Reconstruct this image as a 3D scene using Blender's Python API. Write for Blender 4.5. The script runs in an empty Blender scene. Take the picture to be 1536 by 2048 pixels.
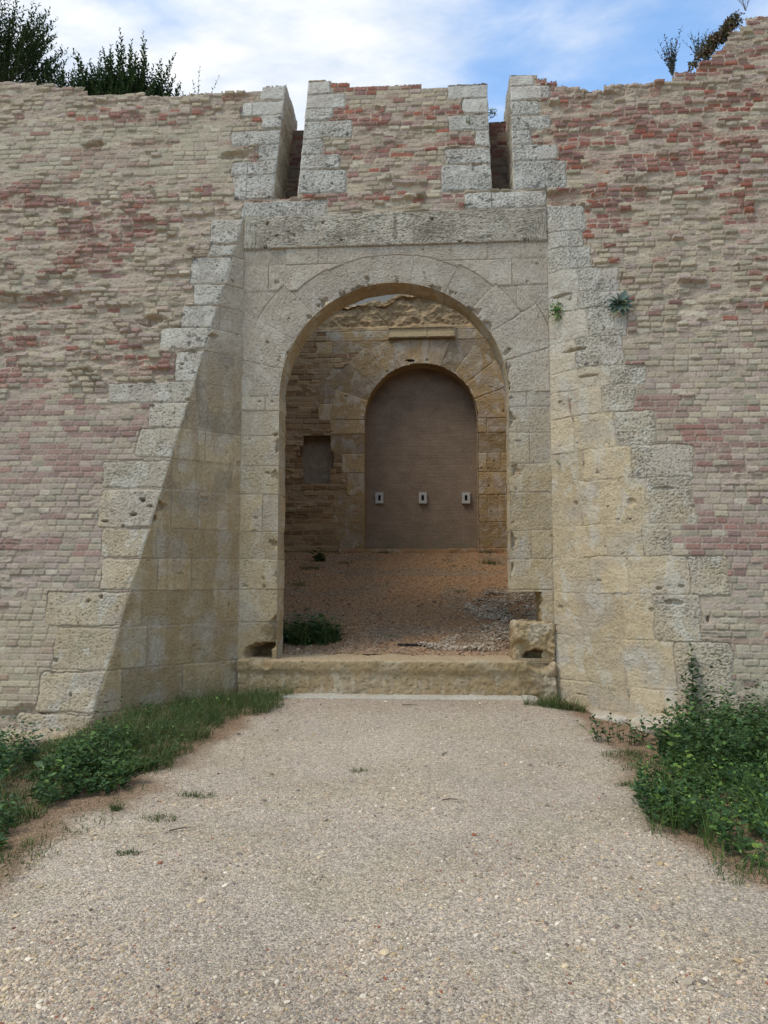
import bpy, math, random
import numpy as np
RNG = np.random.default_rng(7)
random.seed(7)
f32 = np.float32
# ------------------------------------------------------------------ scene, camera
sc = bpy.context.scene
COL = sc.collection
F = 1500.0; H = 1.42
YAW = math.radians(3.93); PIT = math.atan(121.0 / F)
cy, sy, cp, sp = math.cos(YAW), math.sin(YAW), math.cos(PIT), math.sin(PIT)
VR = np.array([cy, sy, 0.0]); VU = np.array([sy*sp, -cy*sp, cp]); VD = np.array([-sy*cp, cy*cp, sp])
CC = np.array([0.0, 0.0, H])
cam_d = bpy.data.cameras.new('camera'); cam = bpy.data.objects.new('camera', cam_d); COL.objects.link(cam)
cam.location = CC; cam.rotation_euler = (math.pi/2 + PIT, 0, YAW)
cam_d.sensor_fit = 'VERTICAL'; cam_d.sensor_height = 36.0; cam_d.lens = F/2048*36.0
cam_d.clip_start = 0.05; cam_d.clip_end = 2000
sc.camera = cam

def ray(x, y): return VD + VR*(x-768)/F - VU*(y-1024)/F
def at_y(x, y, Y):
    r = ray(x, y); return CC + r*Y/r[1]
def at_z(x, y, z):
    r = ray(x, y); return CC + r*(z-H)/r[2]
def project(P):
    d = P - CC; k = d@VD
    return 768+F*(d@VR)/k, 1024-F*(d@VU)/k

# ------------------------------------------------------------------ noise
def hsh(i, j, s=0):
    i = np.asarray(i).astype(np.int64); j = np.asarray(j).astype(np.int64)
    n = (i*374761393 + j*668265263 + int(s)*974634777 + 12345) & 0xffffffff
    n = ((n ^ (n >> 13))*1274126177) & 0xffffffff
    n = ((n ^ (n >> 16))*2246822519) & 0xffffffff
    n = n ^ (n >> 15)
    return (n & 0xffffff).astype(f32)/f32(0xffffff)
_T = RNG.random((256, 256))*2*np.pi
_GX = np.cos(_T).astype(f32); _GY = np.sin(_T).astype(f32)
def gn(x, y, s=0):
    x = np.asarray(x, dtype=f32) + f32(s*17.37); y = np.asarray(y, dtype=f32) + f32(s*9.11)
    xf = np.floor(x); yf = np.floor(y); xi = xf.astype(np.int32) & 255; yi = yf.astype(np.int32) & 255
    dx = x-xf; dy = y-yf
    u = dx*dx*dx*(dx*(dx*6-15)+10); v = dy*dy*dy*(dy*(dy*6-15)+10)
    x1 = (xi+1) & 255; y1 = (yi+1) & 255
    a = _GX[xi, yi]*dx+_GY[xi, yi]*dy
    b = _GX[x1, yi]*(dx-1)+_GY[x1, yi]*dy
    c = _GX[xi, y1]*dx+_GY[xi, y1]*(dy-1)
    d = _GX[x1, y1]*(dx-1)+_GY[x1, y1]*(dy-1)
    return ((a*(1-u)+b*u)*(1-v)+(c*(1-u)+d*u)*v)*f32(1.5)
def fbm(x, y, o=4, s=0, g=0.5):
    r = 0; a = 1.0; t = 0
    for k in range(o):
        r = r + a*gn(x*2**k, y*2**k, s+k*3); t += a; a *= g
    return r/t*1.5
_G3 = RNG.normal(size=(4096, 3)).astype(f32); _G3 /= np.linalg.norm(_G3, axis=1, keepdims=True)
def gn3(P, s=0):
    P = np.asarray(P, dtype=f32)+f32(s*7.7); f = np.floor(P); i = f.astype(np.int64); d = P-f
    w = d*d*d*(d*(d*6-15)+10); r = 0
    for a in (0, 1):
        for b in (0, 1):
            for c in (0, 1):
                h = ((i[..., 0]+a)*73856093 ^ (i[..., 1]+b)*19349663 ^ (i[..., 2]+c)*83492791) & 4095
                g = _G3[h]; o = d-np.array([a, b, c], dtype=f32)
                wt = (w[..., 0] if a else 1-w[..., 0])*(w[..., 1] if b else 1-w[..., 1])*(w[..., 2] if c else 1-w[..., 2])
                r = r+wt*(g*o).sum(-1)
    return r*1.5
def fbm3(P, o=4, s=0, g=0.5):
    r = 0; a = 1.0; t = 0
    for k in range(o):
        r = r+a*gn3(P*2**k, s+k); t += a; a *= g
    return r/t*1.5
def ss(a, b, x):
    t = np.clip((x-a)/(b-a), 0, 1); return t*t*(3-2*t)
def lin(c):
    c = np.asarray(c, dtype=float); return np.where(c <= .04045, c/12.92, ((c+.055)/1.055)**2.4)
def mix(a, b, t): return a*(1-t)+b*t
def mixc(A, B, t):
    t = np.asarray(t)[..., None]; return A*(1-t)+np.asarray(B, dtype=f32)*t

# ------------------------------------------------------------------ objects
def tag(o, label=None, cat=None, group=None, kind=None):
    if label: o['label'] = label
    if cat: o['category'] = cat
    if group: o['group'] = group
    if kind: o['kind'] = kind
    return o
def empty(name, loc, label=None, cat=None, group=None):
    o = bpy.data.objects.new(name, None); COL.objects.link(o); o.location = loc
    o.empty_display_size = .2
    return tag(o, label, cat, group)
def link(name, me, mat, parent=None):
    o = bpy.data.objects.new(name, me); COL.objects.link(o)
    if mat is not None: me.materials.append(mat)
    if parent is not None:
        o.parent = parent
        me.transform(__import__('mathutils').Matrix.Translation([-v for v in parent.location]))
    return o
def mesh_np(name, V, Fc, mat, parent=None, col=None, smooth=True):
    """V (n,3), Fc (m,k) equal-size faces, col (n,3) linear albedo per vertex"""
    V = np.ascontiguousarray(V, dtype=f32).reshape(-1, 3); Fc = np.ascontiguousarray(Fc, dtype=np.int32)
    me = bpy.data.meshes.new(name); k = Fc.shape[1]
    me.vertices.add(len(V)); me.vertices.foreach_set('co', V.ravel())
    me.loops.add(Fc.size); me.loops.foreach_set('vertex_index', Fc.ravel())
    me.polygons.add(len(Fc)); me.polygons.foreach_set('loop_start', np.arange(0, Fc.size, k, dtype=np.int32))
    me.update(calc_edges=True)
    me.polygons.foreach_set('use_smooth', np.full(len(Fc), smooth))
    if col is not None:
        a = me.color_attributes.new('Col', 'FLOAT_COLOR', 'POINT')
        c = np.ones((len(V), 4), dtype=f32); c[:, :3] = np.clip(col, 0, 1).reshape(-1, 3); a.data.foreach_set('color', c.ravel())
    return link(name, me, mat, parent)
def grid_obj(name, P, col, mat, parent=None, cells=None, flip=False, smooth=True):
    n, m = P.shape[:2]; idx = np.arange(n*m).reshape(n, m)
    q = np.stack([idx[:-1, :-1], idx[:-1, 1:], idx[1:, 1:], idx[1:, :-1]], -1)
    if cells is not None: q = q[cells]
    q = q.reshape(-1, 4)
    if flip: q = q[:, ::-1]
    used = np.zeros(n*m, bool); used[q.ravel()] = True
    remap = np.cumsum(used)-1
    return mesh_np(name, P.reshape(-1, 3)[used], remap[q], mat, parent, col.reshape(-1, 3)[used], smooth)
def box_mesh(V0, V1):
    x0, y0, z0 = V0; x1, y1, z1 = V1
    v = np.array([[x, y, z] for x in (x0, x1) for y in (y0, y1) for z in (z0, z1)])
    f = np.array([[0, 1, 3, 2], [4, 6, 7, 5], [0, 4, 5, 1], [2, 3, 7, 6], [0, 2, 6, 4], [1, 5, 7, 3]])
    return v, f
def boxes(name, bl, mat, parent=None, bevel=0.0):
    V = []; Fc = []; n = 0
    for a, b in bl:
        v, f = box_mesh(a, b); V.append(v); Fc.append(f+n); n += 8
    o = mesh_np(name, np.concatenate(V), np.concatenate(Fc), mat, parent, None, False)
    if bevel:
        md = o.modifiers.new('bevel', 'BEVEL'); md.width = bevel; md.segments = 2
    return o
def normals(P, sign=1):
    a = np.gradient(P, axis=1); b = np.gradient(P, axis=0)
    n = np.cross(a, b); l = np.linalg.norm(n, axis=-1, keepdims=True); l[l == 0] = 1
    return n/l*sign

# ------------------------------------------------------------------ materials
def new_mat(name):
    m = bpy.data.materials.new(name); m.use_nodes = True
    return m, m.node_tree.nodes, m.node_tree.links, m.node_tree.nodes['Principled BSDF']
def mat_col(name, rough=.9, bump=((60, .004), (220, .002)), jit=.22, jscale=35, spec=.25, trans=0.0, cell=None, pores=False):
    m, N, L, B = new_mat(name)
    at = N.new('ShaderNodeAttribute'); at.attribute_name = 'Col'
    tc = N.new('ShaderNodeTexCoord')
    nz = N.new('ShaderNodeTexNoise'); nz.inputs['Scale'].default_value = jscale; nz.inputs['Detail'].default_value = 6
    nz.inputs['Roughness'].default_value = .7
    L.new(tc.outputs['Object'], nz.inputs['Vector'])
    mr = N.new('ShaderNodeMapRange'); mr.inputs['From Min'].default_value = .25; mr.inputs['From Max'].default_value = .75
    mr.inputs['To Min'].default_value = 1-jit; mr.inputs['To Max'].default_value = 1+jit
    L.new(nz.outputs['Fac'], mr.inputs['Value'])
    vm = N.new('ShaderNodeVectorMath'); vm.operation = 'SCALE'
    L.new(at.outputs['Color'], vm.inputs[0]); L.new(mr.outputs['Result'], vm.inputs['Scale'])
    cell_h = None
    def scaled(src, fac):
        v = N.new('ShaderNodeVectorMath'); v.operation = 'SCALE'; L.new(src.outputs['Vector'], v.inputs[0]); L.new(fac, v.inputs['Scale']); return v
    if cell:
        # single grains: every voronoi cell is one small stone with its own tone
        vo = N.new('ShaderNodeTexVoronoi'); vo.inputs['Scale'].default_value = cell[0]; L.new(tc.outputs['Object'], vo.inputs['Vector'])
        sx = N.new('ShaderNodeSeparateColor'); L.new(vo.outputs['Color'], sx.inputs[0])
        m2 = N.new('ShaderNodeMapRange'); m2.inputs['To Min'].default_value = 1-cell[1]; m2.inputs['To Max'].default_value = 1+cell[1]; L.new(sx.outputs[0], m2.inputs['Value'])
        vm = scaled(vm, m2.outputs['Result']); cell_h = vo.outputs['Distance']
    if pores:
        # pores of the travertine drawn out along the bedding, their cavity shade painted in
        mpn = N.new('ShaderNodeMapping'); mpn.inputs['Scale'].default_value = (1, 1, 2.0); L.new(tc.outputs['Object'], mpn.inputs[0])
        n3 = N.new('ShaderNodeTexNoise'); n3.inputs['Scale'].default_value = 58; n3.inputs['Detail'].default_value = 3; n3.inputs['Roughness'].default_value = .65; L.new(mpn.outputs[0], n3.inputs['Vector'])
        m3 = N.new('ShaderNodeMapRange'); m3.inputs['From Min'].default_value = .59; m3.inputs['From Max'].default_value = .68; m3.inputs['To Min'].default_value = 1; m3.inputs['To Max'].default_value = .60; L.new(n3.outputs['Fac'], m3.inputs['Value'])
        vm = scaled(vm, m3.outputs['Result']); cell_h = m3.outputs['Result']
    L.new(vm.outputs['Vector'], B.inputs['Base Color'])
    B.inputs['Roughness'].default_value = rough; B.inputs['Specular IOR Level'].default_value = spec
    prev = None
    for s, d in bump:
        n2 = N.new('ShaderNodeTexNoise'); n2.inputs['Scale'].default_value = s; n2.inputs['Detail'].default_value = 4
        L.new(tc.outputs['Object'], n2.inputs['Vector'])
        bp = N.new('ShaderNodeBump'); bp.inputs['Distance'].default_value = d; bp.inputs['Strength'].default_value = 1
        L.new(n2.outputs['Fac'], bp.inputs['Height'])
        if prev: L.new(prev.outputs['Normal'], bp.inputs['Normal'])
        prev = bp
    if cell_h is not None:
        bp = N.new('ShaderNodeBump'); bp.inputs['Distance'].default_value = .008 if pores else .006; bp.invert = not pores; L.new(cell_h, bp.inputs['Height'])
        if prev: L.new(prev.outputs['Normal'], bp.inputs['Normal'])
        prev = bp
    if prev: L.new(prev.outputs['Normal'], B.inputs['Normal'])
    if trans > 0:
        out = N['Material Output']; tb = N.new('ShaderNodeBsdfTranslucent'); mx = N.new('ShaderNodeMixShader')
        mx.inputs['Fac'].default_value = trans
        L.new(vm.outputs['Vector'], tb.inputs['Color']); L.new(B.outputs['BSDF'], mx.inputs[1]); L.new(tb.outputs['BSDF'], mx.inputs[2])
        L.new(mx.outputs['Shader'], out.inputs['Surface'])
    return m
def mat_plain(name, c, rough=.8, jit=.15, scale=12, bump=.003, metal=0):
    m, N, L, B = new_mat(name)
    tc = N.new('ShaderNodeTexCoord'); nz = N.new('ShaderNodeTexNoise'); nz.inputs['Scale'].default_value = scale; nz.inputs['Detail'].default_value = 7
    L.new(tc.outputs['Object'], nz.inputs['Vector'])
    mx = N.new('ShaderNodeMix'); mx.data_type = 'RGBA'; c = lin(c)
    mx.inputs['A'].default_value = (*[v*(1-jit) for v in c], 1); mx.inputs['B'].default_value = (*[min(1, v*(1+jit)) for v in c], 1)
    L.new(nz.outputs['Fac'], mx.inputs['Factor']); L.new(mx.outputs['Result'], B.inputs['Base Color'])
    bp = N.new('ShaderNodeBump'); bp.inputs['Distance'].default_value = bump; L.new(nz.outputs['Fac'], bp.inputs['Height']); L.new(bp.outputs['Normal'], B.inputs['Normal'])
    B.inputs['Roughness'].default_value = rough; B.inputs['Metallic'].default_value = metal
    return m
M_BRICK = mat_col('weathered_brick', bump=((45, .006), (170, .003)), jit=.20, jscale=28)
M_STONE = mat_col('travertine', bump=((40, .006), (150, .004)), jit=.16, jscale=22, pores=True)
M_GROUND = mat_col('gravel_ground', bump=((90, .008), (300, .004)), jit=.30, jscale=70, cell=(120, .42))
M_SOIL = mat_col('red_soil', bump=((60, .012), (200, .006)), jit=.34, jscale=45, cell=(60, .35))
M_PEB = mat_col('pebbles', bump=(), jit=.12, jscale=60, rough=.85)
M_LEAF = mat_col('leaves', bump=(), jit=.15, jscale=20, rough=.55, spec=.35, trans=.22)
M_TWIG = mat_plain('twig_bark', (.36, .30, .22))
M_CORE = mat_plain('wall_core', (.55, .48, .40), bump=.02)

# ------------------------------------------------------------------ masonry patterns
BUFF = lin([[.69, .62, .51], [.66, .59, .49], [.70, .63, .52], [.63, .58, .48], [.69, .605, .525], [.72, .66, .56], [.67, .585, .515]])
RED = lin([[.59, .365, .295], [.61, .38, .295], [.56, .38, .32], [.61, .46, .40], [.55, .41, .37], [.62, .47, .40], [.64, .53, .45], [.59, .42, .36]])
MORT = lin([.66, .585, .495])
def brick(u, v, ero, pred, ch=.066, L0=.142, seed=0, jw=.0045, buff=BUFF, red=RED, mort=MORT, stretch=.07, smear=0.0, prot=.078, missing=.1, mute=None):
    ero = np.asarray(ero, dtype=f32); jw = jw*(.62+.6*np.clip(ero, 0, 1))
    rough = (1+2.2*ero)
    vv = v+.010*gn(u*.55, v*.5, seed+1)+.004*gn(u*3, v*3, seed+2)+rough*.0022*gn(u*28, v*28, seed+3)+ero*.006*gn(u*9, v*13, seed+4)
    uu = u+.008*gn(u*1.1, v*7, seed+5)+rough*.0026*gn(u*24, v*30, seed+6)
    row = np.floor(vv/ch); fv = vv/ch-row
    L = L0*(.92+.2*hsh(row, 3, seed+11)); off = hsh(row, 7, seed+12)*9
    cu = uu/L+off; c = np.floor(cu)
    jit = lambda k: .22*(hsh(k, row, seed+13)-.5)
    b0 = c+jit(c); b1 = c+1+jit(c+1)
    c = np.where(cu < b0, c-1, np.where(cu >= b1, c+1, c))
    pair = np.floor(c/2); isp = hsh(pair, row, seed+14) < stretch
    lo = np.where(isp, pair*2, c); hi = np.where(isp, pair*2+2, c+1)
    b0 = lo+jit(lo); b1 = hi+jit(hi)
    du = np.minimum(cu-b0, b1-cu)*L-.0022; dv = np.minimum(fv, 1-fv)*ch
    # rounded-corner distance
    r = .008
    ax = np.clip(r-(du-jw), 0, None); ay = np.clip(r-(dv-jw), 0, None)
    d = r-np.sqrt(ax*ax+ay*ay)
    prof = ss(-.002, .007, d)
    k1 = hsh(lo, row, seed+21); k2 = hsh(lo, row, seed+22); k3 = hsh(lo, row, seed+23); k4 = hsh(lo, row, seed+24); k5 = hsh(lo, row, seed+25); k6 = hsh(lo, row, seed+26)
    cent_u = ((b0+b1)/2-off)*L; cent_v = (row+.5)*ch
    clus = fbm(cent_u*2.0, row*.45, 3, seed+35)
    hb = .0068+.008*(k1-.5)+ero*.002+ero*((k2-.45)*prot*.75+clus*.05)+ero*.02*(fv-.4)*(k3-.2)
    big = fbm(u*1.3, v*1.8, 3, seed+31)
    hm = .000+.004*gn(u*30, v*34, seed+7)+ero*(.022*fbm(u*6, v*14, 4, seed+8)-.010)
    miss = (k4 < .008+missing*.7*ero)
    prof = np.where(miss, 0, prof)
    sm = ss(.08, .42, fbm(u*2.2, v*5.0, 4, seed+32)+smear*.5-.14)*(.25+.75*ss(.15, .5, ero)) if smear > 0 else np.zeros_like(u)
    prof2 = prof*(1-sm*.75)
    h = mix(hm, np.maximum(hb, hm-.004), prof2)+.018*big*(.3+ero)+.0022*gn(u*55, v*60, seed+9)*(1+ero)
    # colours
    nb = len(buff); nr = len(red)
    cb = buff[np.minimum((k5*nb).astype(int), nb-1)]; cr = red[np.minimum((k6*nr).astype(int), nr-1)]
    if mute is not None: cr = mixc(cr, lin([.635, .535, .47]), mute)
    isred = hsh(lo, row, seed+27) < pred(cent_u, cent_v, row)
    cbk = np.where(isred[..., None], cr, cb)*(.78+.26*hsh(lo, row, seed+28))[..., None]
    cbk = cbk*(1+.10*gn(u*12, v*20, seed+33))[..., None]
    mc = mort*((1+.10*gn(u*9, v*9, seed+34))*(.84+.18*np.clip(ero*1.6, 0, 1)))[..., None]
    cp_ = np.clip(prof*1.4-.1, 0, 1)*(1-sm*.62)
    col = mixc(mc, cbk, 0)*0+cbk*cp_[..., None]+mc*(1-cp_)[..., None]
    return h, col, cent_u, cent_v, prof

GREY = lin([.72, .69, .63]); WARM = lin([.76, .675, .54]); OCHRE = lin([.68, .565, .39]); PINKG = lin([.68, .62, .55])
def travertine(u, v, rs, dens=1.0, rough=1.0):
    n1 = gn(u*20+rs*31, v*46+rs*17, 41); n2 = gn(u*46+rs*11, v*80+rs*7, 42); lo = fbm(u*2.5+rs*5, v*3.5, 3, 43)
    n3 = gn(u*38+rs*21, v*52+rs*13, 48)
    pit = ss(.42, .62, n1+.34*lo)*.55+ss(.32, .50, n2+.28*lo)*.75+ss(.28, .48, n3+.3*lo)*.7
    hole = ss(.68, .84, gn(u*9+rs*3, v*14, 44)+.1*n2)*(np.asarray(rs) > .35)
    h = (.010*fbm(u*4+rs*3, v*5, 4, 45)+.0025*fbm(u*22, v*30, 3, 47))*rough-.009*np.clip(pit, 0, 1.2)*dens-.035*hole*dens+.0025*gn(u*70, v*80, 46)*rough
    return h, np.clip(pit*dens*.65+hole, 0, 1)
def stone_col(u, v, X, Z, rs, base, lichen, pit, pat=.35):
    """base (…,3) local tone; rs per-block random"""
    c = base*(.88+.24*rs)[..., None]
    st = fbm(u*1.6, v*.9, 4, 51)
    c = mixc(c, OCHRE, np.clip(.24*ss(-.1, .5, st)*ss(4.2, 1.5, Z)+.03, 0, 1))
    c = mixc(c, PINKG, .5*ss(.0, .4, fbm(u*2.1+4, v*2.3, 3, 52)))
    # dry grey-white patina patches and black lichen specks that grow on the stone
    c = mixc(c, lin([.80, .77, .70]), pat*ss(.18, .34, fbm(u*5, v*3.2, 4, 53)))
    li = ss(.16, .42, fbm(u*12, v*15, 4, 54, .65)+.35*fbm(u*2.2, v*2.6, 3, 55)-.15)*lichen
    c = mixc(c, lin([.25, .24, .22]), np.clip(li*.8, 0, 1))
    c = c*(1-.38*pit)[..., None]  # pits darkened in colour, standing in for the shade inside them
    return c
def block_profile(d, edge=.014): return ss(-.001, edge, d)

def front_Y(z): return 7.372+.2*z
XLc, XRc, ZL = -2.25, 1.31, 5.64
def xl_edge(z): return XLc-.205*np.clip(ZL-z, 0, None)
def at_front(x, y):
    r = ray(x, y); t = (7.372+.2*H)/(r[1]-.2*r[2]); return CC+r*t
# outline of the ruined wall top, traced then turned to metres on the battered plane
_top = [(-900, 140), (-300, 150), (0, 163), (60, 165), (110, 172), (175, 176), (185, 186), (290, 188), (360, 192), (460, 188), (490, 182), (524, 182), (526, 173), (572, 171), (600, 171), (616, 164), (661, 165), (663, 168), (704, 168), (706, 173), (892, 173), (893, 171), (973, 171), (1000, 160), (1019, 153), (1067, 153), (1068, 162), (1114, 162), (1116, 170), (1158, 170), (1160, 177), (1195, 178), (1230, 172), (1290, 166), (1330, 166), (1350, 148), (1400, 138), (1420, 118), (1445, 100), (1450, 78), (1480, 55), (1495, 38), (1536, 33), (1800, 28), (2300, 28)]
TOP = np.array([at_front(*p)[[0, 2]] for p in _top])
def ztop(x): return np.interp(x, TOP[:, 0], TOP[:, 1])

def redp(cu, cv, row, thr, sd_):
    """share of red bricks: long patches along the courses rather than single strays"""
    f = fbm(cu*.75, row*.24, 3, sd_)+.34*gn(row*.55, cu*.22, sd_+1)
    return .05+.86*ss(thr-.10, thr+.20, f)
def pred_left(cu, cv, row):
    thr = .30-.21*ss(5.0, 5.4, cv)*ss(7.2, 6.6, cv)-.24*ss(2.3, 2.9, cv)*ss(4.3, 3.7, cv)-.12*ss(.8, 1.2, cv)*ss(2.3, 1.9, cv)+.2*ss(.7, .2, cv)
    return redp(cu, cv, row, thr, 61)
def pred_right(cu, cv, row):
    thr = .30-.52*ss(4.8, 6.0, cv)-.28*ss(2.3, 2.7, cv)*ss(3.6, 3.1, cv)-.22*ss(.7, 1.1, cv)*ss(2.0, 1.6, cv)+.1*ss(3.6, 4.0, cv)*ss(5.0, 4.6, cv)
    return redp(cu, cv, row, thr, 63)
def pred_mid(cu, cv, row): return redp(cu, cv, row, .12, 65)

def stamp(S, quad, seed, tone, lichen=.6, dens=1.0, lift=.012, edge=.014, joint=1.0):
    """lay one cut stone of the quoin chain on surface dict S (u,v metres)"""
    u0, u1, v0, v1 = quad
    u, v = S['u'], S['v']
    m = (u > u0-.04) & (u < u1+.04) & (v > v0-.04) & (v < v1+.04)
    if not m.any(): return
    uu = u[m]; vv = v[m]; rs = (seed*.618) % 1.0
    w = .008*gn(uu*14, vv*14, 71)+.030*gn(uu*4.3+seed, vv*4.3, 72)
    w2 = .007*gn(uu*15, vv*13, 73)+.015*gn(uu*3.1, vv*3.7+seed, 74)
    d = np.minimum(np.minimum(uu+w-u0, u1-uu-w), np.minimum(vv+w2-v0, v1-vv-w2))
    r = .03; 
    ax = np.clip(r-np.minimum(uu+w-u0, u1-uu-w), 0, None); ay = np.clip(r-np.minimum(vv+w2-v0, v1-vv-w2), 0, None)
    d = np.where((ax > 0) & (ay > 0), r-np.sqrt(ax*ax+ay*ay), d)
    ins = d > -.007
    pr = ss(-.002, edge, d)
    ht, pit = travertine(uu, vv, rs, dens)
    hh = mix(lift-.016*joint+.003*gn(uu*30, vv*30, 75), lift+.010*(rs-.5)+ht, pr)
    X = uu; Z = vv
    base = np.broadcast_to(tone, uu.shape+(3,))*1.0
    cc = stone_col(uu, vv, X, Z, np.full(uu.shape, rs), base, lichen, pit)
    cm = mixc(np.broadcast_to(mix(MORT, tone, .35)*.9, uu.shape+(3,)), cc, np.maximum(ss(0, .006, d), 1-joint))
    hS = S['h'][m]; cS = S['c'][m]; rS = S['reg'][m]
    hS[ins] = hh[ins]; cS[ins] = cm[ins]; rS[ins] = 1
    S['h'][m] = hS; S['c'][m] = cS; S['reg'][m] = rS
def finish(S, pin=None):
    N = normals(S['P']); N = np.where(N[..., 1:2] > 0, -N, N) if S.get('front', True) else N
    h = S['h']
    if pin is not None: h = h*pin
    return S['P']+N*h[..., None]
def cellreg(r): return r[:-1, :-1]

class LUT:
    """nearest surface (u,v) for a spot of the facade"""
    def __init__(s, S):
        s.u = S['u'][::3, ::3]; s.v = S['v'][::3, ::3]; s.px, s.py = project(S['P'][::3, ::3])
    def __call__(s, x, y):
        k = np.argmin((s.px-x)**2+(s.py-y)**2); return float(s.u.flat[k]), float(s.v.flat[k])
def stack_rows(Q):
    """close the gaps between stones that sit on one another"""
    Q = [list(q) for q in Q]
    for a, b in zip(Q[:-1], Q[1:]):
        m = (a[3]+b[1])/2; a[3] = m; b[1] = m
    return Q
def px_quad(lut, x0, y0, x1, y1):
    ym = (y0+y1)/2
    a = lut(x0, ym)[0]; b = lut(x1, ym)[0]; xm = x0 if abs(x0-790) > abs(x1-790) else x1
    xi = x1 if xm == x0 else x0
    t = lut(xi, y0)[1]; o = lut(xi, y1)[1]
    return min(a, b), max(a, b), min(t, o), max(t, o)

WALL = empty('city_wall', (0, 8.4, 0), 'tall battered fortress wall of red and buff brick with pale stone gateway quoins', 'wall')
DZ = .0076; DX = .0082

# ---- left panel (front face left of the gate)
def dense(a, b, d, far, D2):
    return np.concatenate([np.arange(a, b, d), np.arange(b, far, D2), [far]])
Z = np.concatenate([np.arange(-.7, ZL, DZ), [ZL], np.arange(ZL+DZ, 7.78, DZ)])
def make_left():
    s = dense(0, 3.15, DX, 9.0, .05)
    zz = np.repeat(Z[:, None], len(s), 1); u = xl_edge(zz)-s[None, :]
    P = np.stack([u, front_Y(zz), zz], -1); S = dict(P=P, u=u.astype(f32), v=zz.astype(f32))
    U, V = S['u'], S['v']
    ero = .12+.62*ss(3.0, 3.9, V+.3*gn(U*.8, V*.8, 81))*ss(6.6, 5.9, V+.3*gn(U*.7, V*.7, 82))+.35*ss(.1, .5, fbm(U*.9, V*1.2, 3, 83))+.5*ss(6.9, 7.2, V)
    ero = np.clip(ero, 0, 1)
    h, c, cu, cv, pr = brick(U, V, ero, pred_left, seed=1, smear=.33, mute=.22+.42*ss(4.0, 3.2, V))
    # mauve weathering of the lower courses, pale lime wash band near the top
    c = mixc(c, lin([.60, .52, .50]), .08*ss(3.9, 3.0, V)*ss(.5, 1.2, V))
    c = mixc(c, lin([.70, .66, .55]), .30*ss(6.0, 6.5, V)*ss(7.1, 6.9, V))
    c = mixc(c, lin([.70, .63, .50]), .42*ss(1.35, .85, V+.1*gn(U*2, V*2, 89)))
    # a few collapsed pockets
    for (x, y, r) in ((110, 600, .17), (30, 610, .2), (470, 310, .1), (620, 410, .01), (60, 1440, .2), (300, 640, .1), (190, 290, .08)):
        q = at_front(x, y); dd = np.hypot((U-q[0])*.55, (V-q[2])*1.4)+.05*fbm(U*6, V*6, 3, 84)
        k = ss(r*1.1, r*.5, dd); h = h-.07*k; c = mixc(c, MORT*.9, .6*k)
    S.update(h=h, c=c, reg=np.zeros(U.shape, int)); lut = LUT(S)
    Q = [(422, 437, 488, 491), (417, 492, 474, 513), (382, 515, 466, 570), (387, 571, 449, 611), (365, 615, 434, 657), (322, 660, 424, 701), (350, 705, 405, 765),
         (217, 767, 390, 805), (300, 807, 372, 856), (276, 858, 358, 919), (205, 921, 337, 977), (200, 979, 315, 1057), (202, 1060, 296, 1117), (203, 1119, 272, 1184),
         (95, 1186, 250, 1256), (107, 1258, 232, 1342), (80, 1345, 208, 1428), (30, 1432, 192, 1530)]
    Q = stack_rows(Q)
    zs = []
    for k, (x0, y0, x1, y1) in enumerate(Q):
        q = list(px_quad(lut, x0, y0, x1, y1)); zs.append((q[2], q[3]))
        # the stone runs right to the arris
        q[1] = 9.0
        tone = mix(GREY, WARM, ss(4.6, .3, q[2])*.75+.15)*.93
        uu0 = q[0]
        stamp(S, (uu0, xl_edge(q[2])+.9, q[2]-.001, q[3]+.001), k+3, tone, lichen=.75*ss(1.0, 4.0, q[2])+.12, dens=.85, lift=.012)
    for k, (x0, y0, x1, y1) in enumerate([(487, 400, 658, 435), (524, 173, 574, 200), (487, 202, 574, 231), (525, 229, 565, 258), (464, 260, 560, 290), (516, 289, 556, 320), (462, 321, 553, 349), (467, 349, 546, 398)]):
        a = at_front(x0, (y0+y1)/2); t = at_front(x1, y0)[2]; b = at_front(x1, y1)[2]
        stamp(S, (a[0], at_front(x1, (y0+y1)/2)[0], b+.003, t-.003), k+30, GREY*(1.1 if k in (1, 2) else 1.0), lichen=(.1 if k in (1, 2) else .75), dens=(.3 if k in (1, 2) else 1.2))
    for (x, y, rx, ry, dp) in ((286, 1000, .035, .022, .09), (268, 1027, .035, .018, .08), (208, 1041, .04, .014, .06), (204, 1194, .02, .022, .06), (380, 800, .05, .02, .04), (299, 1010, .03, .015, .05), (112, 1320, .02, .02, .05)):
        a, b = lut(x, y); w = np.hypot((U-a)/rx+.3*gn(U*16, V*16, 92), (V-b)/ry+.3*gn(U*17, V*17, 93)); S['h'] = S['h']-dp*ss(1.2, .6, w)
    pin = np.ones(U.shape); pin *= np.clip((s[None, :]-0)/.012, 0, 1)*.999
    P2 = finish(S, pin)
    keep = (cv < ztop(cu)) | ((S['reg'] == 1) & (V < ztop(U)+.02))
    keep = keep[:-1, :-1]
    g = cellreg(S['reg'])
    grid_obj('brick_facing', P2, S['c'], M_BRICK, WALL, keep & (g == 0))
    grid_obj('stone_quoin', P2, S['c'], M_STONE, WALL, keep & (g == 1))
    return Q, zs
Q_LEFT, ZS_LEFT = make_left()

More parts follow.
